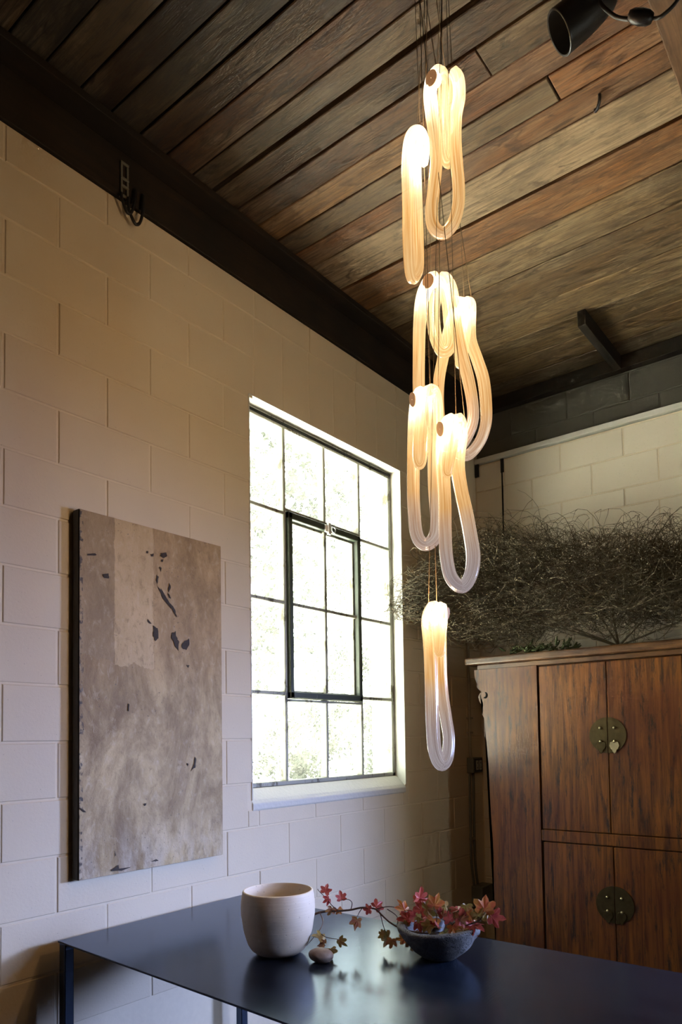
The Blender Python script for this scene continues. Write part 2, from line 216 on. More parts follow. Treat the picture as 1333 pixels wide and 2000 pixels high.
def m_wood_planks():
    n = NT('ceiling_plank_wood')
    oi = n.node('ShaderNodeObjectInfo')
    off = n.node('ShaderNodeVectorMath', {0: n.node('ShaderNodeNewGeometry').outputs['Position'], 1: n.node('ShaderNodeCombineXYZ', {'X': n.math('MULTIPLY', oi.outputs['Random'], 37.0), 'Y': n.math('MULTIPLY', oi.outputs['Random'], 11.0)}).outputs[0]}, operation='ADD').outputs[0]
    P = n.node('ShaderNodeMapping', {'Vector': off, 'Scale': (1.2, 22, 22)}).outputs[0]
    P2 = n.node('ShaderNodeMapping', {'Vector': off, 'Scale': (1.3, 5, 5)}).outputs[0]
    P3 = n.node('ShaderNodeMapping', {'Vector': off, 'Scale': (4, 14, 14)}).outputs[0]
    grain = n.noise(P, 3.0, 8, 0.7, 1.2); blot = n.noise(P2, 1.6, 5, 0.6, 0.6); st = n.noise(P3, 1.4, 6, 0.62, 1.5)
    base = oi.outputs['Color']
    dark = n.mix(1.0, base, (0.24, 0.22, 0.20), 'MULTIPLY')
    lite = n.mix(n.math('MULTIPLY', n.ramp(blot, [(0.42, 0.0), (0.68, 1.0)]), 0.38), base, (0.36, 0.30, 0.20))
    col = n.mix(n.ramp(grain, [(0.34, 1.0), (0.60, 0.0)]), lite, n.mix(0.8, base, dark))
    streak = n.noise(n.node('ShaderNodeMapping', {'Vector': off, 'Scale': (1.0, 60, 60)}).outputs[0], 2.0, 5, 0.7, 0.4)
    col = n.mix(n.ramp(streak, [(0.52, 0.0), (0.66, 0.75)]), col, dark)
    col = n.mix(n.ramp(st, [(0.33, 0.9), (0.48, 0.0)]), col, dark)
    stain = n.noise(n.node('ShaderNodeMapping', {'Vector': off, 'Scale': (1.6, 3.0, 3.0)}).outputs[0], 1.3, 6, 0.7, 0.8)
    col = n.mix(n.ramp(stain, [(0.50, 0.0), (0.66, 0.7)]), col, dark)
    vor = n.node('ShaderNodeTexVoronoi', {'Vector': n.node('ShaderNodeMapping', {'Vector': off, 'Scale': (1.6, 5.5, 5.5)}).outputs[0], 'Scale': 1.3}).outputs['Distance']
    col = n.mix(n.ramp(vor, [(0.03, 1.0), (0.09, 0.0)]), col, (0.02, 0.012, 0.006))
    h = n.math('ADD', grain, n.math('MULTIPLY', st, 0.6))
    return n.fin(col, n.ramp(grain, [(0.3, 0.55), (0.7, 0.78)]), None, n.bump(h, 0.55, 0.006))
M_PLANK = m_wood_planks()
def m_wood(name, c1, c2, scale=(14, 14, 1.0), rough=0.5, bump=0.25, coat=0.0, wear=None):
    n = NT(name); P = n.pos(scale); f = n.noise(P, 3.0, 7, 0.65, 0.8); g = n.noise(n.pos(), 4, 4)
    col = n.mix(n.ramp(f, [(0.32, 0.0), (0.66, 1.0)]), c1, c2)
    col = n.mix(n.ramp(g, [(0.38, 0.75), (0.62, 0.0)]), col, tuple(x * 0.5 for x in c1))
    if wear:
        w = n.noise(n.pos((scale[0] * 0.9, scale[1] * 0.9, scale[2] * 2.4)), 2.2, 6, 0.75)
        col = n.mix(n.ramp(w, [(0.60, 0.0), (0.70, 0.85)]), col, wear)
    return n.fin(col, rough, None, n.bump(f, bump, 0.004), **{'Coat Weight': coat, 'Coat Roughness': 0.32})
M_BEAM = m_wood('dark_beam_wood', (0.010, 0.006, 0.003), (0.030, 0.015, 0.006), (10, 1.0, 10), 0.8)
M_RBEAM = m_wood('brown_beam_wood', (0.06, 0.028, 0.012), (0.17, 0.085, 0.035), (14, 1.2, 14), 0.7)
M_STEEL = None
def m_steel():
    n = NT('blued_steel_plate'); P = n.pos()
    f = n.noise(n.pos((1.2, 5, 3)), 2.0, 6, 0.6, 0.8); s = n.noise(n.pos((30, 3, 10)), 8, 3); g = n.noise(P, 220, 2)
    col = n.mix(n.ramp(f, [(0.3, 0.0), (0.7, 1.0)]), (0.034, 0.050, 0.086), (0.056, 0.076, 0.120))  # dark steel, its blue deepened in colour to stand for sky light
    rg = n.math('ADD', n.math('MULTIPLY', f, 0.12), 0.10)
    rg = n.math('ADD', rg, n.math('MULTIPLY', s, 0.06))
    return n.fin(col, rg, 0.80, n.bump(n.math('ADD', s, n.math('MULTIPLY', g, 0.4)), 0.05, 0.003), **{'Specular Tint': (0.86, 0.91, 0.99, 1)})
M_STEEL = m_steel()
M_BLACK = m_plain('black_painted_metal', (0.022, 0.023, 0.026), 0.38, 0.2, 0.15, 30, 0.05)
M_RUBBER = m_plain('black_rubber', (0.013, 0.013, 0.014), 0.55, 0, 0.1, 30, 0.05)
M_PIPE = m_plain('galvanised_pipe', (0.55, 0.56, 0.58), 0.35, 0.9, 0.12, 30, 0.1)
M_BRASS = m_plain('aged_brass', (0.085, 0.062, 0.026), 0.42, 0.85, 0.35, 35, 0.2)
M_BRASS2 = m_plain('polished_brass', (0.55, 0.48, 0.28), 0.34, 0.85, 0.2, 50, 0.15)
M_GREYM = m_plain('grey_painted_metal', (0.16, 0.16, 0.135), 0.5, 0.2, 0.12, 25, 0.1)
M_PLATE = m_plain('worn_steel_plate', (0.42, 0.40, 0.35), 0.5, 0.3, 0.1, 25, 0.05)
M_COND = m_plain('painted_conduit', (0.33, 0.29, 0.22), 0.5, 0.0, 0.1, 30, 0.1)
def m_paintmetal(name, c, chip, lo=0.58):
    n = NT(name); P = n.pos(); w = n.noise(n.pos((1, 1, .35)), 34, 6, 0.75); w2 = n.noise(P, 9, 4)
    k = n.ramp(n.math('MULTIPLY', n.math('ADD', w, w2), 0.5), [(lo - 0.05, 0.0), (lo, 1.0)])
    return n.fin(n.mix(k, c, chip), 0.5, 0.0, n.bump(n.math('SUBTRACT', 1.0, k), 0.3, 0.002))
M_WFRAME = m_paintmetal('peeling_white_frame', (0.34, 0.345, 0.30), (0.10, 0.09, 0.06))
M_WSASH = m_paintmetal('dark_green_sash', (0.045, 0.055, 0.040), (0.22, 0.22, 0.17), 0.66)
def m_glass():
    n = NT('window_glass'); tr = n.node('ShaderNodeBsdfTransparent', {'Color': (0.96, 0.98, 0.97)})
    gl = n.node('ShaderNodeBsdfGlossy', {'Roughness': 0.02}); tl = n.node('ShaderNodeBsdfTranslucent', {'Color': (0.9, 0.92, 0.9)})
    d = n.noise(n.pos(), 6, 5)
    a = n.node('ShaderNodeMixShader', {0: n.math('MULTIPLY', d, 0.07), 1: tr.outputs[0], 2: tl.outputs[0]})
    b = n.node('ShaderNodeMixShader', {0: 0.05, 1: a.outputs[0], 2: gl.outputs[0]})
    n.t.links.new(b.outputs[0], n.out.inputs[0]); return n.m
M_GLASS = m_glass()
def m_leaf(name, c1, c2, trans=0.4, scale=25, rough=0.45):
    n = NT(name); f = n.noise(n.pos(), scale, 3)
    col = n.mix(n.ramp(f, [(0.35, 0.0), (0.65, 1.0)]), c1, c2)
    n.fin(col, rough, None, n.bump(f, 0.3, 0.004))
    tl = n.node('ShaderNodeBsdfTranslucent', {'Color': col})
    mx = n.node('ShaderNodeMixShader', {0: trans, 1: n.p.outputs[0], 2: tl.outputs[0]})
    n.t.links.new(mx.outputs[0], n.out.inputs[0]); return n.m
M_GREEN = m_leaf('green_leaf', (0.010, 0.015, 0.008), (0.016, 0.021, 0.012), 0.4, 3)
M_GREEN2 = m_leaf('pale_green_leaf', (0.013, 0.018, 0.011), (0.019, 0.024, 0.015), 0.4, 2)
M_BARK = m_wood('bark', (0.10, 0.075, 0.05), (0.22, 0.17, 0.12), (6, 6, 2), 0.85, 0.6)
M_AUT = [m_leaf('red_leaf', (0.36, 0.045, 0.045), (0.48, 0.10, 0.07), 0.3, 60), m_leaf('orange_leaf', (0.50, 0.12, 0.05), (0.52, 0.25, 0.06), 0.3, 50),
         m_leaf('brown_leaf', (0.30, 0.10, 0.06), (0.36, 0.20, 0.07), 0.3, 60), m_leaf('rust_leaf', (0.30, 0.16, 0.05), (0.36, 0.28, 0.08), 0.3, 55), m_leaf('olive_leaf', (0.26, 0.24, 0.06), (0.36, 0.16, 0.06), 0.3, 45)]
M_TWIG = m_plain('twig_bark', (0.075, 0.055, 0.028), 0.8, 0, 0.3, 12, 0.1)
M_MOSS = m_plain('moss', (0.045, 0.055, 0.018), 0.95, 0, 0.5, 60, 0.6)
M_STEM = m_plain('red_brown_stem', (0.09, 0.045, 0.03), 0.6, 0, 0.2, 40, 0.1)
# ------------------------------------------------------------------ room shell
YB = 4.65; ZC = 3.83; CR = 0.2032; XR = 3.4; YF = -2.6
WY0, WY1, WZ0, WZ1 = 2.36, 3.65, 1.12, 3.066       # window opening
g = MB().box(-0.3, XR + 0.3, YF - 0.2, YB + 0.3, -0.1, 0.0); struct(g.build('floor', M_CONC))
# left wall core with the window opening
w = MB()
ZW = 3.593
w.box(-0.235, -0.0035, YF, WY0, 0, ZW); w.box(-0.235, -0.0035, WY1, YB + 0.2, 0, ZW)
w.box(-0.235, -0.0035, WY0, WY1, 0, WZ0 - 0.02); w.box(-0.235, -0.0035, WY0, WY1, WZ1, ZW)
wall_left = struct(w.build('wall_left', M_MORTAR), 'cream painted concrete block wall holding the steel window')
w = MB().box(-0.2, XR + 0.2, YB + 0.0035, YB + 0.2, 0, 3.385)
wall_back = struct(w.build('wall_back', M_MORTAR), 'painted concrete block wall behind the wooden cabinet')
w = MB().box(-0.2, XR + 0.2, YB + 0.03, YB + 0.2, 3.385, ZC)
wall_upper = struct(w.build('wall_back_upper', M_RAWM), 'unpainted dark grey block strip above the ledge')
w = MB()
for a, b in ((YF, 2.38), (2.72, 4.15), (4.41, YB + 0.2)): w.box(XR, XR + 0.2, a, b, 0, ZC)
for a, b in ((2.38, 2.72), (4.15, 4.41)):
    w.box(XR, XR + 0.2, a, b, 0, 1.05); w.box(XR, XR + 0.2, a, b, 2.35, ZC)
struct(w.build('wall_right', M_BROWNW)); 
struct(MB().box(-0.2, XR + 0.2, YF - 0.2, YF, 0, ZC).build('wall_front', M_BROWNW))
struct(MB().box(-0.3, XR + 0.3, YF - 0.2, YB + 0.3, ZC + 0.045, ZC + 0.15).build('ceiling', M_DARK), 'dark gap above the ceiling boards')
ceiling = bpy.data.objects['ceiling']

def block_mesh(wd, ht, ch=0.003, dep=0.04):
    # front face at local x=0 facing +x, centred in y,z, chamfered rim
    a, b = wd / 2, ht / 2
    V = [(0, -a + ch, -b + ch), (0, a - ch, -b + ch), (0, a - ch, b - ch), (0, -a + ch, b - ch),
         (-ch, -a, -b), (-ch, a, -b), (-ch, a, b), (-ch, -a, b), (-dep, -a, -b), (-dep, a, -b), (-dep, a, b), (-dep, -a, b)]
    Fc = [(0, 1, 2, 3)]
    for k in range(4):
        l = (k + 1) % 4; Fc += [(k, k + 4, l + 4, l), (k + 4, k + 8, l + 8, l + 4)]
    return mesh('block', V, Fc)
BC = {}
def put_block(parent, y0, y1, z0, z1, mat, face):
    wd, ht = round(y1 - y0, 3), round(z1 - z0, 3)
    if wd < 0.015 or ht < 0.015: return
    k = (wd, ht, mat.name)
    if k not in BC:
        BC[k] = block_mesh(wd, ht); BC[k].materials.append(mat)
    o = link('block', BC[k], None, parent)
    j = random.uniform(-0.0012, 0.0012)
    if face == 'x': o.location = (j, (y0 + y1) / 2, (z0 + z1) / 2)
    else:
        o.location = ((y0 + y1) / 2, face + j, (z0 + z1) / 2); o.rotation_euler = (0, 0, -math.pi / 2)
G = 0.0035                                            # half a mortar joint
ZTOP = 3.592
for rw in range(18):
    z0, z1 = rw * CR, min((rw + 1) * CR, ZTOP)
    ph = 1.385 if rw % 2 == 0 else 1.1818
    if z0 < 0.3: continue
    joints = [ph + 2 * CR * k for k in range(-2, 10)]
    for a, b in zip(joints, joints[1:]):
        if b < 1.0: continue
        b = min(b, YB); 
        if a >= b: continue
        if rw in (15, 16) and b > 2.40:               # stood-up lintel blocks over the window
            if a < 2.38: put_block(wall_left, a + G, 2.392 - G, z0 + G, z1 - G, M_BLOCK, 'x')
            continue
        if z1 > WZ0 - 0.02 and z0 < WZ1 - 0.02 and b > WY0 and a < WY1:
            lo, hi = max(z0, WZ0 - 0.02), z1
            if z0 < WZ0 - 0.02: put_block(wall_left, max(a, WY0 - 0.03) + G, min(b, WY1 + 0.03) - G, z0 + G, WZ0 - 0.026, M_BLOCK, 'x') if (a < WY1 and b > WY0) else None
            if a < WY0: put_block(wall_left, a + G, WY0 - 0.001 if z1 > WZ0 else b, (z0 if z0 >= WZ0 - 0.02 else WZ0 - 0.02) + (G if z0 >= WZ0 - 0.02 else 0.006), z1 - G, M_BLOCK, 'x') if z0 >= WZ0 - 0.02 else put_block(wall_left, a + G, WY0 - 0.03, z0 + G, z1 - G, M_BLOCK, 'x')
            if b > WY1: put_block(wall_left, WY1 + 0.001, b - G, z0 + G, z1 - G, M_BLOCK, 'x') if z0 >= WZ0 - 0.02 else put_block(wall_left, WY1 + 0.03, b - G, z0 + G, z1 - G, M_BLOCK, 'x')
            continue
        put_block(wall_left, a + G, b - G, z0 + G, z1 - G, M_BLOCK, 'x')
for k in range(11):                                   # lintel course, blocks on end
    a = 2.392 + CR * k; b = a + CR
    zb = WZ1 + 0.001 if a < WY1 else 15 * CR + G
    put_block(wall_left, a + G, min(b - G, YB), zb, 17 * CR - G, M_BLOCK, 'x')
# back wall, painted part: rows of uneven height
rows = [3.378, 3.190, 2.985, 2.868, 2.665]
while rows[-1] > 0.3: rows.append(rows[-1] - CR)
for i, (zt, zb) in enumerate(zip(rows, rows[1:])):
    ph = 0.221 if i % 2 == 0 else 0.428
    js = [0.0] + ([0.209] if i < 3 and ph > 0.3 else []) + [ph + 0.411 * k for k in range(0, 7)]
    for a, b in zip(js, js[1:]):
        if a > 2.4: break
        put_block(wall_back, a + G, b - G, zb + G, zt - G, M_BLOCK2, YB)
for zb, zt, ph in ((3.425, 3.547, 0.45), (3.547, 3.736, 0.272)):
    js = [0.0] + [ph + 0.407 * k for k in range(0, 6)]
    for a, b in zip(js, js[1:]): put_block(wall_upper, a + G * .8, b - G * .8, zb + G * .8, zt - G * .8, M_RAW, YB + 0.026)
struct(MB().box(0.0, XR, YB - 0.022, YB + 0.04, 3.392, 3.428).build('trim_1', M_PLAS, None, False, 0.004), 'thin painted ledge along the top of the painted back wall')
MB().box(0.204, 0.214, YB - 0.0045, YB + 0.002, 2.72, 3.385).build('crack', M_DARK, wall_back)
MB().box(0.200, 0.222, YB - 0.006, YB + 0.002, 3.29, 3.388).build('crack', M_DARK, wall_back)
MB().box(0.0, 0.03, YB - 0.012, YB + 0.002, 3.30, 3.392).build('crack', M_DARK, wall_back)

# ceiling boards, each its own piece
PE = [0.34, 0.475, 0.61, 0.745, 0.88, 1.012, 1.145, 1.278, 1.413, 1.545, 1.673, 1.804, 1.943, 2.057, 2.202, 2.335, 2.467, 2.597, 2.727, 2.966, 3.20, 3.444, 3.76, 4.01, 4.24, 4.45, 4.66]
PC = {1.145: (.035, .025, .018), 1.278: (.17, .13, .08), 1.413: (.08, .042, .022), 1.545: (.13, .10, .065), 1.673: (.15, .085, .045), 1.804: (.16, .078, .036), 1.943: (.20, .145, .09),
      2.057: (.16, .10, .058), 2.202: (.15, .08, .042), 2.335: (.34, .19, .075), 2.467: (.20, .135, .075), 2.597: (.25, .115, .04), 2.727: (.44, .34, .24), 2.966: (.30, .145, .05),
      3.20: (.28, .195, .105), 3.444: (.20, .13, .062), 3.76: (.29, .205, .11), 4.01: (.20, .135, .062), 4.24: (.22, .145, .07), 4.45: (.12, .08, .045)}
def plank(x0, x1, y0, y1, c):
    dz = random.uniform(-0.004, 0.003); s0 = random.uniform(-.002, .002)
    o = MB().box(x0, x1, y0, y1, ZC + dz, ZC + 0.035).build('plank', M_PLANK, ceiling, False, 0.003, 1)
    kk = .45 if y0 < 1.80 else (.7 if y0 < 2.19 else 1.0)  # dimness of the near ceiling end is put into these boards' colour
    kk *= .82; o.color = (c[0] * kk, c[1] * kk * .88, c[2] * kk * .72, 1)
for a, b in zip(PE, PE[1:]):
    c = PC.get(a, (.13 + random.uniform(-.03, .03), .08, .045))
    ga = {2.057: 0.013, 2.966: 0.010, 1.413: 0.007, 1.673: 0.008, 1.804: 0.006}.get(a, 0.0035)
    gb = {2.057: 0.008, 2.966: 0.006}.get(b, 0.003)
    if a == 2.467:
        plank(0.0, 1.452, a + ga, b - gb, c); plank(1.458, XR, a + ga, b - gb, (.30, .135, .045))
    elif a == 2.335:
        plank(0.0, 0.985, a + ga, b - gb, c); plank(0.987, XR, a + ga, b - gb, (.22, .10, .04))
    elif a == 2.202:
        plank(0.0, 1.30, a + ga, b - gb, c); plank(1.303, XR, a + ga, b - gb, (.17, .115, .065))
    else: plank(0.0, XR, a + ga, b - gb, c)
struct(MB().box(0.0, XR, YF, PE[0] - .004, ZC, ZC + 0.04).build('ceiling_rear', M_RBEAM))

# wall plate and header on the left wall, ledger on the back wall, joist, short block
bm_ = MB().box(-0.23, 0.012, YF, YB - .005, 3.597, 3.79).build('wall_beam', M_BEAM, None, False, 0.004)
tag(bm_, 'long dark timber beam lying on top of the left block wall', 'beam')
b2 = MB().box(-0.22, 0.108, YF, YB - 0.045, 3.792, ZC - 0.006).build('top_plate', M_BEAM, None, False, 0.003)
tag(b2, 'dark timber plate projecting above the left wall beam under the boards', 'beam')
b3 = MB().box(0.02, 1.83, YB - 0.042, YB + 0.02, 3.738, ZC - 0.005).build('ledger_board', M_BEAM, None, False, 0.003)
tag(b3, 'dark ledger board under the ceiling along the grey blocks', 'beam')
b4 = MB().box(1.852, 1.975, YF, YB - 0.045, 3.70, ZC - 0.004).build('ceiling_joist', M_RBEAM, None, False, 0.005)
tag(b4, 'brown ceiling joist in the top right corner beside a silver pipe', 'beam')
b5 = MB().box(1.015, 1.062, 3.965, YB - 0.046, 3.735, ZC - 0.005).build('ceiling_block', M_BEAM, None, False, 0.003)
tag(b5, 'short dark timber nailed under the ceiling boards against the back wall', 'timber')
pp = MB().tube([(2.045, YF, 3.70), (2.045, 1.0, 3.70), (2.045, YB - .05, 3.70)], 0.042, 16).build('metal_pipe', M_PIPE, None, True)
tag(pp, 'silver metal pipe running along the ceiling joist at the top right', 'pipe')

# ------------------------------------------------------------------ steel window
win = bpy.data.objects.new('window_1', None); COL.objects.link(win); win.location = (-0.09, (WY0 + WY1) / 2, WZ0); struct(win, 'tall multi-paned steel window with peeling white frame and dark centre sash')
L0 = rel(win)
s = MB()                                               # sloped plaster sill
s.prism([(-0.235, 1.07), (-0.235, 1.19), (-0.062, 1.19), (-0.010, 1.140), (0.004, 1.122), (0.004, 1.095), (-0.02, 1.07)], WY0 - 0.0, WY1 + 0.0)
s.build('window_sill', M_PLAS, win, False, 0.004, 2, L0)
FX0, FX1 = -0.120, -0.070
FY0, FY1, FZ0, FZ1 = WY0 + 0.002, WY1 - 0.002, 1.191, WZ1 - 0.001
cols = [2.676, 3.000, 3.318]; rws = [2.580, 2.118, 1.653]
s = MB(); s.box(FX0, FX1, FY0, FY0 + 0.028, FZ0, FZ1); s.box(FX0, FX1, FY1 - 0.030, FY1, FZ0, FZ1)
s.box(FX0, FX1, FY0, FY1, FZ0, FZ0 + 0.022); s.box(FX0, FX1, FY0, FY1, FZ1 - 0.040, FZ1)
s.build('window_frame', M_WFRAME, win, False, 0.003, 1, L0)
MB().box(FX1 - .002, FX1 + .006, FY0 + .01, FY1 - .01, FZ1 - .026, FZ1 - .014).build('putty_line', M_DARK, win, local=L0)
def bar(y0, y1, z0, z1, d=0.042): MB().box(FX1 - d, FX1 + .001, y0, y1, z0, z1).build('glazing_bar', M_WFRAME, win, False, 0.004, 1, L0)
hw = 0.010
for y in cols:
    if y == 3.000:
        bar(y - hw, y + hw, 2.60, FZ1 - .035); bar(y - hw, y + hw, FZ0 + .02, 1.63)
    else: bar(y - hw, y + hw, FZ0 + .02, FZ1 - .035)
for z in rws:
    bar(FY0 + .02, cols[0], z - .010, z + .010); bar(cols[2], FY1 - .02, z - .010, z + .010)
bar(cols[0], cols[2], 2.598, 2.612); bar(cols[0], cols[2], 1.612, 1.626)
sash = empty_part = bpy.data.objects.new('sash', None); COL.objects.link(sash); sash.parent = win
sash['label'] = 'dark green opening sash in the middle of the window'
SY0, SY1, SZ0, SZ1 = cols[0] + .013, cols[2] - .013, 1.630, 2.592
s = MB(); SX0, SX1 = -0.114, -0.052
for a in ((SY0, SY0 + .030, SZ0, SZ1), (SY1 - .030, SY1, SZ0, SZ1), (SY0, SY1, SZ1 - .036, SZ1), (SY0, SY1, SZ0, SZ0 + .034)): s.box(SX0, SX1, *a)
s.build('sash_frame', M_WSASH, sash, False, 0.004, 1, L0)
s = MB()
for a in ((SY0 + .03, SY0 + .036, SZ0 + .034, SZ1 - .036), (SY1 - .042, SY1 - .03, SZ0 + .034, SZ1 - .036), (SY0 + .03, SY1 - .03, SZ1 - .048, SZ1 - .036), (SY0 + .03, SY1 - .03, SZ0 + .034, SZ0 + .042)): s.box(SX0 + .004, SX0 + .03, *a)
s.build('glazing_bead', M_WFRAME, sash, False, 0.002, 1, L0)
MB().box(-0.111, -0.068, 3.0 - .010, 3.0 + .010, SZ0 + .034, SZ1 - .036).build('glazing_bar', M_WFRAME, sash, False, 0.003, 1, L0)
MB().box(-0.111, -0.068, SY0 + .03, SY1 - .03, 2.118 - .009, 2.118 + .009).build('glazing_bar', M_WFRAME, sash, False, 0.003, 1, L0)
s = MB().box(-0.054, -0.040, 2.975, 3.025, SZ1 - .045, SZ1 - .006); s.box(-0.045, -0.028, 2.985, 3.005, SZ1 - .060, SZ1 + .004)
s.tube([(-0.03 + .0, 3.028 + .016 * math.cos(t), SZ1 - .028 + .016 * math.sin(t)) for t in [k * math.pi / 6 for k in range(12)]], 0.004, 6, True)
s.build('catch', M_PIPE, sash, False, 0.002, 1, L0)
edges_y = [FY0 + .024] + cols + [FY1 - .026]; edges_z = [FZ0 + .018] + rws[::-1] + [FZ1 - .036]
for i in range(4):
    for j in range(4):
        inner = i in (1, 2) and j in (1, 2)
        MB().box(-0.110, -0.106, edges_y[i] + .004, edges_y[i + 1] - .004, edges_z[j] + .004, edges_z[j + 1] - .004).build('pane', M_GLASS, sash if inner else win, local=L0)
for nm, a in (('reveal', (WY0 - .004, WY0 + .0015, WZ0 + .02, WZ1)), ('reveal', (WY1 - .0015, WY1 + .004, WZ0 + .02, WZ1)), ('reveal', (WY0, WY1, WZ1 - .0015, WZ1 + .004))):
    MB().box(-0.240, 0.002, *a).build(nm, M_PLAS, win, False, 0.0, 1, L0)
# ------------------------------------------------------------------ garden outside the window
struct(MB().box(-40, -0.24, -25, 40, -0.35, -0.25).build('ground_outside', m_plain('garden_ground', (0.56, 0.56, 0.50), 0.9, 0, 0.3, 2, 0.2)), 'sunlit garden ground outside the window')
def leaf_mesh(name, curl, fold, n_seed):
    rnd = random.Random(n_seed)
    pol = [(270, .10), (236, .34), (214, .50), (196, .66), (182, .58), (170, .52), (154, .80), (141, .92), (128, .76), (114, .56), (104, .80), (90, 1.02),
           (76, .80), (66, .56), (52, .76), (39, .92), (26, .80), (10, .52), (-2, .58), (-16, .66), (-34, .52), (-56, .36)]
    V = [(0, 0, 0)]
    for a, r in pol:
        r *= rnd.uniform(.9, 1.08); x, y = r * math.cos(math.radians(a)), r * math.sin(math.radians(a))
        V.append((x, y, -curl * r * r + fold * abs(x) + rnd.uniform(-.09, .09)))
    n = len(pol)
    return mesh(name, V, [(0, k + 1, (k + 1) % n + 1) for k in range(n)])
GL = [leaf_mesh('leaf', c, f, k) for k, (c, f) in enumerate([(.15, .1), (.3, .0), (.1, .3)])]
for m_ in GL[:2]: m_.materials.append(M_GREEN)
GL[2].materials.append(M_GREEN2)
def maple(root_loc, label, branches, nleaf, size, spread):
    t = empty('maple_tree', root_loc, label, 'tree'); L = rel(t)
    trunk = MB(); rnd = random.Random(5)
    for br in branches:
        pts = catmull(br, 6, False); m = len(pts)
        trunk.tube([p[:3] for p in pts], [max(.006, p[3]) for p in pts], 7)
        for q in range(nleaf):
            i = rnd.randrange(m // 3, m); p = Vector(pts[i][:3]) + Vector((rnd.gauss(0, spread), rnd.gauss(0, spread), rnd.gauss(-.12, spread)))
            o = link('leaf', rnd.choice(GL), None, t); s_ = size * rnd.uniform(.7, 1.25)
            o.location = p - Vector(L); o.scale = (s_, s_, s_)
            o.rotation_euler = (rnd.uniform(-1.2, 1.2), rnd.uniform(-1.2, 1.2), rnd.uniform(0, 6.28))
    V = []; Fc = []
    for _ in range(1100):
        br = rnd.choice(branches); pts = catmull(br, 6, False); p = Vector(rnd.choice(pts[len(pts) // 4:])[:3]) + Vector((rnd.gauss(0, spread * 1.3), rnd.gauss(0, spread * 1.5), rnd.gauss(-.1, spread * 1.3))) - Vector(L)
        s_ = size * rnd.uniform(.6, 1.1); Rm = Matrix.Rotation(rnd.uniform(0, 6.28), 3, 'Z') @ Matrix.Rotation(rnd.uniform(-1.3, 1.3), 3, 'X') @ Matrix.Rotation(rnd.uniform(-1.3, 1.3), 3, 'Y')
        b = len(V); src = GL[0]; V += [p + Rm @ (v.co * s_) for v in src.vertices]; Fc += [tuple(b + i for i in f.vertices) for f in src.polygons]
    o = link('leaf_mass', mesh('leaf_mass', V, Fc), M_GREEN, t); o['kind'] = 'stuff'
    trunk.build('trunk', M_BARK, t, True, local=L)
maple((-6.6, 8.0, -0.25), 'tall green maple tree standing close outside the window',
      [[(-6.6, 8.0, -.25, .10), (-6.5, 8.1, 2.5, .08), (-6.3, 8.3, 4.5, .06), (-6.1, 8.5, 7.0, .03)],
       [(-6.4, 8.2, 3.6, .035), (-6.2, 8.9, 4.6, .022), (-6.0, 9.6, 5.4, .014), (-6.0, 10.2, 5.7, .007)],
       [(-6.3, 8.3, 4.4, .035), (-6.1, 8.8, 5.6, .022), (-6.0, 9.3, 6.3, .014), (-6.0, 9.9, 6.8, .007)],
       [(-6.4, 8.2, 2.8, .03), (-6.2, 8.6, 3.5, .02), (-6.0, 9.0, 4.0, .012), (-6.0, 9.4, 4.2, .006)],
       [(-6.4, 8.1, 2.2, .03), (-6.2, 8.4, 2.9, .02), (-6.0, 8.7, 3.2, .012), (-5.9, 8.9, 3.2, .006)],
       [(-6.3, 8.4, 5.0, .03), (-6.1, 9.6, 6.0, .02), (-6.0, 10.6, 6.3, .012), (-6.0, 11.3, 6.2, .006)]], 50, 0.115, 0.33)
def bush(name, loc, label, cat, rx, rz, n, ls, mat, seed):
    rnd = random.Random(seed); t = empty(name, loc, label, cat); V = []; Fc = []
    clumps = [(Vector((rnd.gauss(0, .45) * rx, rnd.gauss(0, .45) * rx, rnd.uniform(.05, 1) * rz)), rnd.uniform(.18, .42) * rx) for _ in range(26)]
    for _ in range(n):
        c, r = rnd.choice(clumps)
        p = c + Vector((rnd.gauss(0, .5), rnd.gauss(0, .5), rnd.gauss(0, .5))) * r
        if p.z < 0: continue
        a = Vector((rnd.uniform(-1, 1), rnd.uniform(-1, 1), rnd.uniform(-1, 1))).normalized() * ls
        b = a.orthogonal().normalized() * ls * .5
        k = len(V); V += [p - a, p + b, p + a, p - b]; Fc.append((k, k + 1, k + 2, k + 3))
    o = link('foliage', mesh('foliage', V, Fc), mat, t); o['kind'] = 'stuff'
    MB().tube([(0, 0, 0), (0.05, 0, rz * .5), (0, .05, rz * .9)], [rx * .05, rx * .035, rx * .01], 7).build('trunk', M_BARK, t, True)
bush('garden_tree', (-12.0, 19.0, -.25), 'pale leafy tree further back beyond the window glass', 'tree', 2.4, 7.5, 6000, .09, M_GREEN2, 11)
bush('garden_bush', (-7.6, 14.0, -.25), 'green bush seen low through the right window panes', 'bush', .8, 3.0, 2800, .06, M_GREEN, 12)
bush('garden_bush', (-7.8, 12.1, -.25), 'green bush seen low through the middle window panes', 'bush', .75, 2.3, 2400, .06, M_GREEN, 13)
bush('garden_bush', (-7.4, 10.3, -.25), 'green bush seen low through the left window panes', 'bush', .75, 2.0, 2200, .06, M_GREEN2, 14)

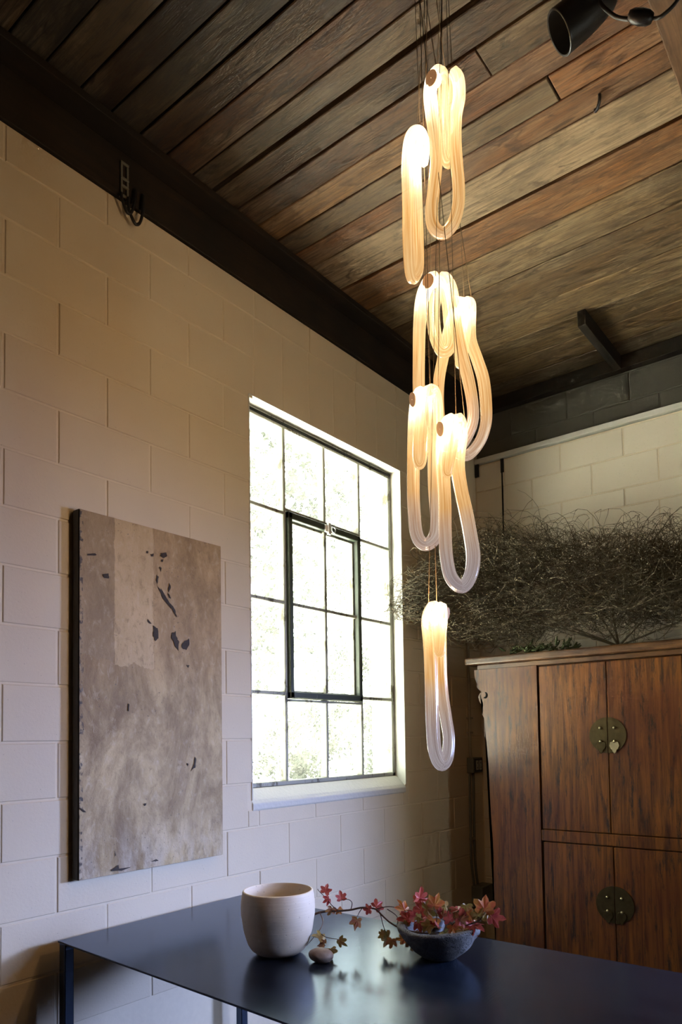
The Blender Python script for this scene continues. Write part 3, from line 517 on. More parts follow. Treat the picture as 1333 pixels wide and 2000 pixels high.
# ------------------------------------------------------------------ painting
TZ0, TZ1, TY0, TY1, TX = 0.925, 2.277, 1.440, 2.130, 0.051
pt = empty('abstract_painting', (0.004, TY0, TZ0), 'large weathered beige abstract canvas hanging on the block wall', 'painting'); L = rel(pt)
def m_canvas():
    n = NT('plastered_canvas'); geo = n.node('ShaderNodeNewGeometry'); sp = n.node('ShaderNodeSeparateXYZ', {0: geo.outputs['Position']})
    P = n.pos(); jit = n.noise(P, 14, 4); jit2 = n.noise(n.pos((1, 1, .35)), 9, 5, .65)
    s = n.math('ADD', n.math('DIVIDE', n.math('SUBTRACT', sp.outputs['Y'], TY0), TY1 - TY0), n.math('MULTIPLY', n.math('SUBTRACT', jit, .5), .03))
    t = n.math('ADD', n.math('DIVIDE', n.math('SUBTRACT', sp.outputs['Z'], TZ0), TZ1 - TZ0), n.math('MULTIPLY', n.math('SUBTRACT', jit2, .5), .10))
    big = n.noise(n.pos((1, 1, .45)), 5, 6, .68, .6); fine = n.noise(P, 60, 5, .7)
    base = n.mix(n.ramp(big, [(.36, 0.0), (.62, 1.0)]), (.23, .150, .070), (.55, .425, .235))
    topc = n.mix(n.ramp(big, [(.36, 0.0), (.62, 1.0)]), (.27, .175, .080), (.47, .33, .17))
    col = n.mix(n.ramp(t, [(.50, 0.0), (.66, 1.0)]), base, topc)
    panel = n.math('MULTIPLY', n.math('MULTIPLY', n.math('GREATER_THAN', s, .215), n.math('LESS_THAN', s, .475)), n.math('GREATER_THAN', t, .585))
    col = n.mix(n.math('MULTIPLY', panel, .85), col, n.mix(n.ramp(big, [(.3, 0.0), (.7, 1.0)]), (.50, .37, .20), (.62, .48, .29)))
    strip = n.math('MULTIPLY', n.math('LESS_THAN', s, .215), n.math('GREATER_THAN', t, .60))
    col = n.mix(n.math('MULTIPLY', strip, .45), col, (.30, .23, .14))
    lowp = n.math('MULTIPLY', n.ramp(t, [(.0, 1.0), (.16, 0.0)]), n.ramp(jit2, [(.42, 0.0), (.56, 1.0)]))
    col = n.mix(n.math('MULTIPLY', lowp, .7), col, (.60, .53, .43))
    brn = n.math('MULTIPLY', n.ramp(n.noise(n.pos((1, 1, .2)), 16, 5, .7), [(.55, 0.0), (.66, 1.0)]), n.ramp(s, [(.4, 0.0), (.6, 1.0)]))
    col = n.mix(n.math('MULTIPLY', brn, .35), col, (.30, .21, .13))
    spk = n.math('MULTIPLY', n.ramp(n.noise(P, 95, 2, .5), [(.68, 0.0), (.71, 1.0)]), n.ramp(n.noise(P, 7, 3), [(.50, 0.0), (.58, 1.0)]))
    col = n.mix(n.math('MULTIPLY', spk, .75), col, (.10, .085, .07))
    edge = n.ramp(n.noise(P, 40, 4), [(.5, 0.0), (.6, 1.0)])
    e2 = n.math('MULTIPLY', edge, n.math('LESS_THAN', s, .022))
    col = n.mix(e2, col, (.06, .05, .045))
    mot = n.noise(n.pos((1, 1, .6)), 34, 6, .75, .5)
    col = n.mix(n.ramp(mot, [(.52, 0.0), (.68, .55)]), col, (.20, .135, .07))
    col = n.mix(n.ramp(mot, [(.30, .45), (.46, 0.0)]), col, (.62, .53, .39))
    h = n.math('ADD', n.math('MULTIPLY', big, 1.0), n.math('ADD', n.math('MULTIPLY', fine, .35), n.math('MULTIPLY', panel, .25)))
    return n.fin(col, .6, None, n.bump(n.math('ADD', h, n.math('MULTIPLY', mot, .5)), .7, .008))
ny, nz = 46, 90; V = []; Fc = []
from mathutils import noise as mn
for j in range(nz + 1):
    for i in range(ny + 1):
        y = TY0 + .002 + (TY1 - TY0 - .004) * i / ny; z = TZ0 + .002 + (TZ1 - TZ0 - .004) * j / nz
        ed = min(i, j, ny - i, nz - j) == 0
        d = 0.0 if ed else .0016 * mn.noise((y * 14, z * 9, 0)) + .0012 * mn.noise((y * 40, z * 30, 5)) + (.0012 if 0.215 < i / ny < .475 and j / nz > .585 else 0)
        V.append((TX + d - L[0], y - L[1], z - L[2]))
for j in range(nz):
    for i in range(ny):
        a = j * (ny + 1) + i; Fc.append((a, a + 1, a + ny + 2, a + ny + 1))
link('canvas_face', mesh('canvas_face', V, Fc, True), m_canvas(), pt)
MB().box(0.006, TX - .0045, TY0, TY1, TZ0, TZ1).build('stretcher', m_plain('dark_canvas_edge', (.05, .045, .035), .7, 0, .4, 30, .2), pt, False, .003, 1, L)
M_MARK = m_plain('dark_paint', (.045, .034, .028), .8, 0, .5, 90, .2)
for q in D['marks']:
    V = []; Fc = []
    c = (sum(p[0] for p in q) / len(q), sum(p[1] for p in q) / len(q)); b = len(V)
    V.append((TX + .0032 - L[0], c[0] - L[1], c[1] - L[2]))
    qq = []
    for p0, p1 in zip(q, q[1:] + q[:1]):
        for f in (0, .33, .66):
            k = random.uniform(.82, 1.15); py = p0[0] + (p1[0] - p0[0]) * f; pz = p0[1] + (p1[1] - p0[1]) * f
            qq.append((TX + .0026 - L[0], c[0] + (py - c[0]) * k - L[1], c[1] + (pz - c[1]) * k - L[2]))
    V += qq; m = len(qq); Fc += [(b, b + 1 + k, b + 1 + (k + 1) % m) for k in range(m)]
    link('dark_paint_mark', mesh('dark_paint_mark', V, Fc), M_MARK, pt)

# ------------------------------------------------------------------ table
tb = empty('steel_table', (1.2, 1.78, 0.0), 'dark blued steel table with thin top and square legs', 'table'); L = rel(tb)
ZT = 0.738; TP = [(0.070, 1.350), (0.062, 2.222), (2.45, 2.222), (2.45, 1.221)]
V = [(x - L[0], y - L[1], z) for z in (ZT - .006, ZT) for x, y in TP]
m_ = mesh('tabletop', V, [(3, 2, 1, 0), (4, 5, 6, 7)] + [(k, (k + 1) % 4, (k + 1) % 4 + 4, k + 4) for k in range(4)])
link('tabletop', m_, M_STEEL, tb)
for x, y in ((0.090, 1.371), (0.085, 2.200), (2.42, 2.200), (2.42, 1.245)):
    MB().box(x - .018, x + .018, y - .018, y + .018, 0, ZT - .006).build('leg', M_STEEL, tb, False, .004, 2, L)
s = MB()
for k in range(7):
    a0, a1 = math.pi / 2 * k / 7, math.pi / 2 * (k + 1) / 7; r = .022
    x0 = .108; zc = ZT - .006
    s.add([(x0 + r - r * math.sin(q), yy, zc - r + r * math.cos(q)) for q in (a0, a1) for yy in (1.357, 1.385)] + [(x0, yy, zc) for yy in (1.357, 1.385)], [(0, 1, 3, 2), (0, 2, 4), (1, 5, 3)])
s.build('corner_gusset', M_STEEL, tb, False, 0, 1, L)

# ------------------------------------------------------------------ bowl, stone, mortar with pestle
def m_ceramic():
    n = NT('speckled_stoneware'); P = n.pos(obj=True); sp = n.ramp(n.noise(P, 170, 2, .5), [(.26, 1.0), (.31, 0.0)])
    wv = n.noise(n.pos((1, 1, 16), True), 5, 3)
    col = n.mix(n.noise(P, 6, 3), (.68, .57, .44), (.77, .67, .54)); col = n.mix(n.math('MULTIPLY', sp, .7), col, (.22, .16, .12))
    return n.fin(col, .55, None, n.bump(n.math('SUBTRACT', n.math('MULTIPLY', wv, .8), sp), .3, .004))
prof = [(0.001, 0.0), (.050, 0.0), (.074, .008), (.092, .026), (.104, .055), (.112, .09), (.1175, .125), (.1185, .150), (.1170, .175), (.1130, .197), (.1112, .2005), (.1090, .2010), (.1072, .1990), (.1085, .175), (.1115, .15), (.110, .12), (.104, .085), (.092, .05), (.074, .026), (.04, .018), (.001, .017)]
pr = catmull(prof, 3, False)
bw = MB().lathe([(max(.0005, p[0]) * (1 + .004 * math.sin(p[1] * 420)), p[1]) for p in pr], 56).build('ceramic_bowl', m_ceramic(), None, True)
bw.location = (0.792, 1.690, ZT); tag(bw, 'white speckled ceramic bowl standing on the steel table', 'bowl')
bm = bmesh.new(); bmesh.ops.create_icosphere(bm, subdivisions=4, radius=1)
for v in bm.verts:
    k = 1 + .05 * mn.noise(v.co * 1.5); v.co = Vector((v.co.x * .039 * k, v.co.y * .031 * k, v.co.z * .0225 * k))
me = bpy.data.meshes.new('river_stone'); bm.to_mesh(me); bm.free(); me.polygons.foreach_set('use_smooth', [True] * len(me.polygons))
st = link('river_stone', me, m_plain('brown_pebble', (.30, .235, .19), .55, 0, .25, 90, .25)); st.location = (0.962, 1.700, ZT + .0205); st.rotation_euler = (0, .08, .5)
tag(st, 'smooth oval brown pebble beside the ceramic bowl', 'stone')
mo = empty('stone_mortar', (1.232, 1.945, ZT), 'rough dark volcanic stone mortar under the autumn leaves', 'mortar'); L = rel(mo)
def m_lava():
    n = NT('volcanic_stone'); P = n.pos(); v = n.node('ShaderNodeTexVoronoi', {'Vector': P, 'Scale': 160.0}).outputs['Distance']; f = n.noise(P, 60, 5, .7)
    pit = n.ramp(v, [(.12, 0.0), (.35, 1.0)])
    col = n.mix(n.math('MULTIPLY', pit, f), (.028, .028, .031), (.24, .235, .23))
    return n.fin(col, .8, None, n.bump(n.math('ADD', pit, f), .8, .006))
M_LAVA = m_lava()
prof = [(.001, 0), (.040, 0.0), (.062, .012), (.088, .036), (.108, .062), (.120, .084), (.122, .094), (.116, .0985), (.104, .098), (.097, .090), (.084, .066), (.060, .046), (.03, .038), (.001, .036)]
s = MB().lathe(catmull(prof, 4, False) and [(max(.0005, p[0]), max(0, p[1])) for p in catmull(prof, 4, False)], 64)
for i, v in enumerate(s.V):
    v = Vector(v); k = 1 + .035 * mn.noise(v * 22) + .02 * mn.noise(v * 70)
    a = math.atan2(v.y, v.x); hz = 1 + .05 * math.cos(2 * a + .5) if v.z > .05 else 1.0
    s.V[i] = (v.x * k * 1.06, v.y * k * .95, v.z * (hz if v.z > .05 else 1) * (1 + .03 * mn.noise(v * 30)))
s.build('mortar_bowl', M_LAVA, mo, True)
ps = empty('stone_pestle', PEST, 'grey stone pestle resting inside the rough mortar', 'pestle')
ax = Vector((-.10, .80, .50)).normalized()
MB().lathe([(.0005, -.004), (.013, -.004), (.0175, 0), (.0185, .010), (.017, .05), (.0145, .085), (.010, .095), (.0005, .097)], 24, (0, 0, 0), ax).build('pestle_shaft', m_plain('dark_grey_stone', (.06, .06, .068), .6, 0, .3, 80, .4), ps, True)

# ------------------------------------------------------------------ autumn maple branch
br = empty('maple_branch', (1.0, 1.88, ZT), 'cut maple branch with red autumn leaves lying across the mortar', 'branch'); L = rel(br)
m = catmull(D['stem'], 5, False); nn = len(m)
MB().tube(m, [.0042 - .0028 * i / nn for i in range(nn)], 7).build('stem', M_STEM, br, True, local=L)
for q in D['twigs']:
    m = catmull(q, 5, False); nn = len(m)
    MB().tube(m, [.0018 - .0009 * i / nn for i in range(nn)], 5).build('twig', M_STEM, br, True, local=L)
AL = {}
toc = (Vector((2.4, 0, 1.418)) - Vector((1.1, 1.9, .85))).normalized()
rl = random.Random(21)
more = [[x + rl.gauss(0, .016), y + rl.gauss(.01, .012), z + rl.gauss(-.004, .010), s_ * rl.uniform(.6, .9), rl.choice((0, 0, 1, 2, 3, 4)), rl.uniform(0, 360)] for x, y, z, s_, ci, ro in D['leaves'] if x > 1.10 and z > .835]
for k, (x, y, z, s_, ci, ro) in enumerate(D['leaves'] + more):
    key = (ci, k % 3)
    if key not in AL:
        AL[key] = leaf_mesh('leaf', [.35, .6, .2][k % 3], [.25, .1, .4][k % 3], 50 + k); AL[key].materials.append(M_AUT[ci])
    o = link('leaf', AL[key], None, br); rnd = random.Random(k)
    nrm = (toc + Vector((rnd.gauss(0, .45), rnd.gauss(0, .45), rnd.gauss(.15, .45)))).normalized()
    q = nrm.to_track_quat('Z', 'Y')
    o.rotation_euler = (q @ Matrix.Rotation(math.radians(ro - 90), 3, 'Z').to_quaternion()).to_euler()
    s_ *= 1.2; o.scale = (s_, s_, s_); zz = max(z, ZT + .010) + .0
    o.location = (x - L[0], y - L[1], zz - L[2])
# ------------------------------------------------------------------ lacquered cabinet
def m_lacquer():
    n = NT('worn_amber_lacquer'); f = n.noise(n.pos((16, 16, .9)), 2.4, 7, .68, .7); g = n.noise(n.pos((1, 1, .8)), 2.6, 5, .6); d = n.noise(n.pos((20, 20, 3)), 1.5, 7, .78)
    sc_ = n.noise(n.pos((9, 9, 2)), 9, 4, .7)
    col = n.mix(n.ramp(f, [(.33, 0.0), (.64, 1.0)]), (.038, .010, .002), (.25, .088, .011))
    col = n.mix(n.ramp(g, [(.36, 1.0), (.62, 0.0)]), col, n.mix(.6, col, (.10, .026, .012)))
    col = n.mix(n.ramp(d, [(.52, 0.0), (.64, .92)]), col, (.016, .012, .009))
    col = n.mix(n.ramp(sc_, [(.70, 0.0), (.76, .7)]), col, (.03, .02, .012))
    return n.fin(col, n.ramp(g, [(.3, .30), (.7, .44)]), None, n.bump(n.math('ADD', f, n.math('MULTIPLY', d, .5)), .22, .004), **{'Coat Weight': .35, 'Coat Roughness': .22, 'Specular IOR Level': .35})
M_LAC = m_lacquer()
M_LACT = m_wood('dark_lacquer_top', (.05, .018, .008), (.22, .10, .03), (1.2, 12, 12), .38, .25, .3, (.30, .20, .09))
cb = empty('lacquered_cabinet', (1.10, 4.30, 0.0), 'tall antique amber lacquered wooden cabinet with round brass locks', 'cabinet'); L = rel(cb)
YFc = 4.0
s = MB().box(0.40, 1.80, YFc + .032, 4.60, .10, 1.845); s.build('body', M_LAC, cb, False, .003, 1, L)
s = MB().box(0.235, 1.965, YFc - .02, 4.62, 1.862, 1.912); s.build('top', M_LACT, cb, False, .014, 3, L)
s = MB().box(0.31, 1.89, YFc + .006, 4.58, 1.832, 1.863); s.build('frieze', M_LACT, cb, False, .004, 1, L)
wing = [p for p in D['wing']]
wing[0] = [wing[0][0], 1.834]
def wing_poly(mirror):
    P = [(x, z) for x, z in wing] + [(wing[-1][0], 0.0), (.70, 0.0), (.70, 1.834)]
    if mirror: P = [(2.2 - x, z) for x, z in P]
    return P
for mi in (False, True):
    p = wing_poly(mi); n_ = len(p)
    bm = bmesh.new(); vs = [bm.verts.new((x - L[0], YFc - L[1], z)) for x, z in p]
    f = bm.faces.new(vs); bmesh.ops.triangulate(bm, faces=[f])
    ex = bmesh.ops.extrude_face_region(bm, geom=bm.faces[:]); bmesh.ops.translate(bm, vec=(0, .026, 0), verts=[v for v in ex['geom'] if isinstance(v, bmesh.types.BMVert)])
    bmesh.ops.recalc_face_normals(bm, faces=bm.faces)
    me = bpy.data.meshes.new('side_wing'); bm.to_mesh(me); bm.free()
    wg = link('side_wing', me, M_LAC, cb); wg['label'] = 'side panel with a scalloped carved outer edge'
    hx, hz = D['hole']; hx = 2.2 - hx if mi else hx
    sg = -1 if mi else 1
    pts = [(hx + sg * (.004 + .012 * math.cos(t)), hz + .016 * math.sin(t)) for t in [math.radians(a) for a in range(-120, 100, 20)]]
    MB().tube([(x, YFc - .0005, z) for x, z in pts], [.003 + .004 * math.sin(math.pi * (1 - i / len(pts)) * .9) for i in range(len(pts))], 6).build('scroll_cut', M_DARK, wg, True, local=L)
for x0, x1, z0, z1, nm in ((.711, 1.0985, .880, 1.826, 'upper_door'), (1.1025, 1.489, .880, 1.826, 'upper_door'), (.713, 1.1085, .15, .806, 'lower_door'), (1.1125, 1.487, .15, .806, 'lower_door')):
    dd = MB().box(x0, x1, YFc + .004, YFc + .032, z0, z1).build(nm, M_LAC, cb, False, .003, 1, L)
    xi = x1 if x0 < 1.0 else x0; sg = -1 if x0 < 1.0 else 1
    zc = 1.418 if nm == 'upper_door' else .496; R_ = .098 if nm == 'upper_door' else .100
    A = [math.radians(90 + k * 180 / 24) if sg < 0 else math.radians(-90 + k * 180 / 24) for k in range(25)]
    V = [(xi - L[0], y - L[1], zc) for y in (YFc - .003, YFc + .004)]
    for y in (YFc - .003, YFc + .004): V += [(xi + R_ * math.cos(a) - L[0], y - L[1], zc + R_ * math.sin(a)) for a in A]
    Fc = [(0, 2 + k, 3 + k) for k in range(24)] + [(2 + k, 27 + k, 28 + k, 3 + k) for k in range(24)]
    pl = link('lock_plate', mesh('lock_plate', V, Fc), M_BRASS, dd)
    for kx, kz in ((.036, .040), (.036, -.034)):
        MB().lathe([(.0005, .014), (.006, .013), (.008, .006), (.006, 0)], 12, (xi + sg * kx, YFc - .003, zc + kz), (0, -1, 0)).build('stud', M_BRASS2, pl, True, local=L)
    P = [(0, .022), (.008, .012), (.022, .008), (.027, -.012), (.020, -.030), (.012, -.036), (.010, -.046), (0, -.056), (-.010, -.046), (-.012, -.036), (-.020, -.030), (-.027, -.012), (-.022, .008), (-.008, .012)]
    MB().prism([(xi + sg * .034 + x, zc - .046 + z) for x, z in P], YFc - .010, YFc - .005).build('pull', M_BRASS2 if (nm == 'upper_door' and sg > 0) else M_BRASS, pl, False, .0015, 1, L)
MB().box(.702, 1.498, YFc + .002, YFc + .032, .812, .876).build('middle_rail', M_LAC, cb, False, .003, 1, L)
MB().box(.702, 1.498, YFc + .002, YFc + .032, .06, .144).build('bottom_rail', M_LAC, cb, False, .003, 1, L)
for x in (.708, 1.490): MB().box(x - .0025, x + .0025, YFc + .012, YFc + .030, .15, 1.83).build('door_gap', M_DARK, cb, local=L)
for x in (.44, 1.76): MB().box(x - .04, x + .04, 4.50, 4.58, 0, .11).build('leg', M_LAC, cb, False, .003, 1, L)

# ------------------------------------------------------------------ dried shrub on the cabinet
sh = empty('dried_shrub', (1.15, 4.22, 1.912), 'huge tangled dry shrub of bare twigs on top of the cabinet', 'shrub'); L = rel(sh)
rnd = random.Random(3)
def zt(x): return 2.58 + .10 * min(1, max(0, (x - .05) / .4)) - .30 * max(0, x - .5) ** 1.0 * .85
def zb(x): return (2.0 if x < .7 else 2.055) + max(0, .35 - x) * .55 + max(0, x - 1.3) * .06
stem = MB()
for tx, ty, tz, r0 in ((.55, 3.95, 2.12, .012), (.35, 3.75, 2.25, .009), (.9, 4.0, 2.35, .011), (1.25, 4.1, 2.4, .011), (1.6, 4.1, 2.25, .010), (1.9, 4.1, 2.15, .009), (.7, 4.15, 2.4, .009)):
    p0 = Vector((1.12, 4.18, 1.925)); p1 = Vector((tx, ty, tz)); pm = (p0 + p1) / 2 + Vector((rnd.uniform(-.08, .08), 0, rnd.uniform(-.02, .08)))
    pts = catmull([list(p0) + [r0], list(pm) + [r0 * .7], list(p1) + [r0 * .25]], 6, False)
    stem.tube([p[:3] for p in pts], [p[3] * .6 for p in pts], 6)
stem.build('branch', M_TWIG, sh, True, local=L)
ms = MB()
for k in range(60):
    p = Vector((rnd.uniform(.50, .92), 4.02 + rnd.uniform(-.03, .07), 1.918 + abs(rnd.gauss(0, .014)))); d_ = Vector((rnd.gauss(.5, .6), rnd.gauss(0, .4), abs(rnd.gauss(0, .35)))).normalized()
    l_ = rnd.uniform(.02, .06); ms.tube([p, p + d_ * l_ * .5, p + d_ * l_ + Vector((0, 0, .006))], [.005, .008, .003], 5)
ms.build('moss', M_MOSS, sh, True, local=L)['kind'] = 'stuff'
def twig(bag, p, d, ln, n, r, wig):
    pts = [p.copy()]; st_ = ln / n; d = d.normalized()
    for _ in range(n):
        d = (d + Vector((rnd.gauss(0, wig), rnd.gauss(0, wig), rnd.gauss(0, wig)))).normalized()
        q = pts[-1] + d * st_
        if q.x < .03: d.x = abs(d.x); q.x = .03 + rnd.random() * .01
        if q.y > 4.58: d.y = -abs(d.y); q.y = 4.58
        lim = zt(q.x) + (.10 if rnd.random() < .1 else .0) - .25 * ((q.y - 4.05) / .5) ** 2
        if q.z > lim: d.z -= .35
        if q.z < zb(q.x): d.z += .4; q.z = max(q.z, 1.925)
        pts.append(q)
    m_ = len(pts); bag.tube(pts, [r * (1 - .7 * i / m_) for i in range(m_)], 3, False, False)
    return pts, d
tw = MB()
def seedp():
    while True:
        u = rnd.random()
        x = rnd.gauss(1.3, .42) if u < .72 else rnd.uniform(.06, .8)
        if not .05 < x < 2.15: continue
        yc = 4.08 if x > .5 else 3.62 + .92 * x
        y = rnd.gauss(yc, .14)
        if not 3.42 < y < 4.5: continue
        if x < .24 and y > 3.92: continue
        z = rnd.uniform(zb(x), zt(x) - .04 - .25 * ((y - 4.05) / .5) ** 2)
        if x < .5 and rnd.random() < .35: continue
        return Vector((x, y, z))
for _ in range(3000):
    p = seedp(); out = (p - Vector((1.12, 4.18, 1.95)))
    d = Vector((out.x + rnd.gauss(0, .5), out.y * .5 + rnd.gauss(0, .35), out.z * .35 + rnd.gauss(0, .22)))
    pts, dd = twig(tw, p, d, rnd.uniform(.20, .50), 8, rnd.uniform(.0013, .0026), .17)
    for _ in range(rnd.choice((1, 2, 2, 3))):
        q = rnd.choice(pts[2:]); twig(tw, q, dd + Vector((rnd.gauss(0, .8), rnd.gauss(0, .6), rnd.gauss(0, .6))), rnd.uniform(.06, .20), 5, rnd.uniform(.0010, .0017), .24)
for _ in range(26):                                   # loose ends sticking out at the upper left
    p = Vector((rnd.uniform(.30, .50), rnd.uniform(3.85, 4.0), rnd.uniform(2.3, 2.5))); twig(tw, p, Vector((rnd.gauss(-.1, .3), rnd.gauss(-.1, .2), 1)), rnd.uniform(.15, .32), 7, .0018, .18)
o = tw.build('twigs', M_TWIG, sh, False, local=L); o['kind'] = 'stuff'

# ------------------------------------------------------------------ conduit and boxes on the left wall by the corner
cd = empty('electric_conduit', (0, 4.45, .10), 'thin painted conduit with outlet boxes on the wall beside the cabinet', 'conduit'); L = rel(cd)
MB().tube(catmull([(.012, 4.38, 2.20), (.014, 4.44, 2.12), (.014, 4.452, 2.0), (.014, 4.448, 1.6), (.014, 4.444, 1.36), (.014, 4.455, 1.275)], 5, False), .010, 8).build('pipe', M_COND, cd, True, local=L)
MB().tube(catmull([(.014, 4.430, 1.17), (.014, 4.428, .9), (.014, 4.425, .62), (.014, 4.44, .50), (.014, 4.46, .40)], 5, False), .009, 8).build('pipe', M_GREYM, cd, True, local=L)
MB().tube(catmull([(.014, 4.485, 1.17), (.014, 4.480, .9), (.014, 4.478, .62), (.014, 4.49, .50), (.014, 4.51, .40)], 5, False), .009, 8).build('pipe', M_GREYM, cd, True, local=L)
for z in (1.55, 1.45, .72): MB().box(.0, .026, 4.425, 4.475, z - .006, z + .006).build('clamp', M_COND, cd, local=L)
b = MB().box(.001, .052, 4.415, 4.555, 1.172, 1.278).build('outlet_box', M_GREYM, cd, False, .005, 2, L)
pl = MB().box(.052, .056, 4.43, 4.545, 1.180, 1.270).build('cover_plate', M_BLACK, cd, False, .002, 1, L)
for y in (4.462, 4.510):
    f = MB().box(.055, .060, y - .018, y + .018, 1.192, 1.258).build('outlet', M_PLATE, cd, False, .003, 1, L)
    for z in (1.208, 1.240): MB().box(.0596, .0606, y - .003, y + .003, z - .005, z + .005).build('slot', M_DARK, f, local=L)
MB().box(.001, .085, 4.44, 4.60, .255, .40).build('junction_box', M_GREYM, cd, False, .004, 1, L)

# ------------------------------------------------------------------ glass loop pendants
def m_loop():
    n = NT('ribbed_opal_glass'); gl = n.node('ShaderNodeAttribute', attribute_name='glow').outputs['Fac']; sv = n.node('ShaderNodeAttribute', attribute_name='streak').outputs['Vector']
    s1 = n.noise(n.node('ShaderNodeMapping', {'Vector': sv, 'Scale': (3.2, 3.2, .9)}).outputs[0], 1.0, 3, .6)
    s2 = n.noise(n.node('ShaderNodeMapping', {'Vector': sv, 'Scale': (8, 8, .6)}).outputs[0], 1.0, 2, .5)
    st = n.math('ADD', n.math('MULTIPLY', s1, .6), n.math('MULTIPLY', s2, .4))
    k = n.ramp(st, [(.36, 0.0), (.62, 1.0)])
    c_lo = n.ramp(gl, [(.0, (.58, .50, .58)), (.05, (.86, .52, .34)), (.14, (.95, .40, .085)), (.40, (1.0, .46, .11)), (.62, (1.0, .56, .19)), (.88, (1.0, .84, .52))])  # lilac stop far from the diode: daylight on the glass, put into the emission
    c_hi = n.ramp(gl, [(.0, (.88, .82, .92)), (.05, (1.0, .80, .66)), (.14, (1.0, .66, .30)), (.40, (1.0, .68, .30)), (.62, (1.0, .76, .40)), (.88, (1.0, .92, .70))])
    ec = n.mix(k, c_lo, c_hi)
    es = n.math('MULTIPLY', n.ramp(gl, [(.0, GLOW_LO), (.05, .053), (.14, .09), (.30, .118), (.45, .155), (.62, .27), (.88, .55)]), GLOW_HI)
    es = n.math('MULTIPLY', es, n.math('ADD', n.math('MULTIPLY', k, .35), .80))
    n.fin((.06, .058, .066), .14, None, None, **{'Emission Color': ec, 'Emission Strength': es, 'Specular IOR Level': .7})
    tr = n.node('ShaderNodeBsdfTransparent', {'Color': (1, .98, .98)})
    fac = n.math('MULTIPLY', n.math('SUBTRACT', 1.0, n.ramp(gl, [(.02, 0.0), (.12, 1.0)])), n.math('MULTIPLY', n.math('SUBTRACT', 1.0, k), .34))
    fac = n.math('ADD', fac, n.ramp(gl, [(.30, 0.0), (.55, .68)]))
    mx = n.node('ShaderNodeMixShader', {0: fac, 1: n.p.outputs[0], 2: tr.outputs[0]})
    n.t.links.new(mx.outputs[0], n.out.inputs[0]); n.m.cycles.emission_sampling = 'NONE'; return n.m
M_LOOP = m_loop()
M_CAP = m_plain('glowing_bronze_disc', (.45, .30, .18), .45, .2, .1, 60, .05, **{'Emission Color': (1.0, .47, .20, 1), 'Emission Strength': .20})  # faint emission stands for diode light coming through the disc
M_WIRE = m_plain('braided_wire', (.10, .075, .045), .5, .4, .2, 50, .1)
def m_emit(name, c, s_):
    n = NT(name); return n.fin((.8, .8, .8), .4, **{'Emission Color': c, 'Emission Strength': s_})
M_LED = m_emit('led_diffuser', (1.0, .80, .50), LED)
CAN = Vector((1.375, 1.775, ZC))
can = MB().lathe([(.0005, -.028), (.085, -.028), (.098, -.022), (.10, -.004), (.10, 0.0), (.0005, 0.0)], 40).build('ceiling_canopy', M_BLACK, None, True)
can.location = CAN - Vector((0, 0, .0)); tag(can, 'round black ceiling canopy carrying the glass pendants', 'canopy')
PL = {'a': 'topmost amber glass loop pendant, hanging against the ceiling boards', 'b': 'narrow edge-on glass loop pendant beside the topmost loop',
      'c': 'wide glass loop pendant in the middle, with a bronze disc facing left', 'd': 'glass loop pendant hanging furthest right, behind the wide middle loop',
      'e': 'glass loop pendant hanging nearest the window, folded end in front', 'f': 'pale glass loop pendant hanging in front of the dried shrub', 'g': 'lowest glass loop pendant, hanging alone above the table'}
FALL = {'a': .20, 'b': .20, 'c': .17, 'd': .17, 'e': .125, 'f': .105, 'g': .085}
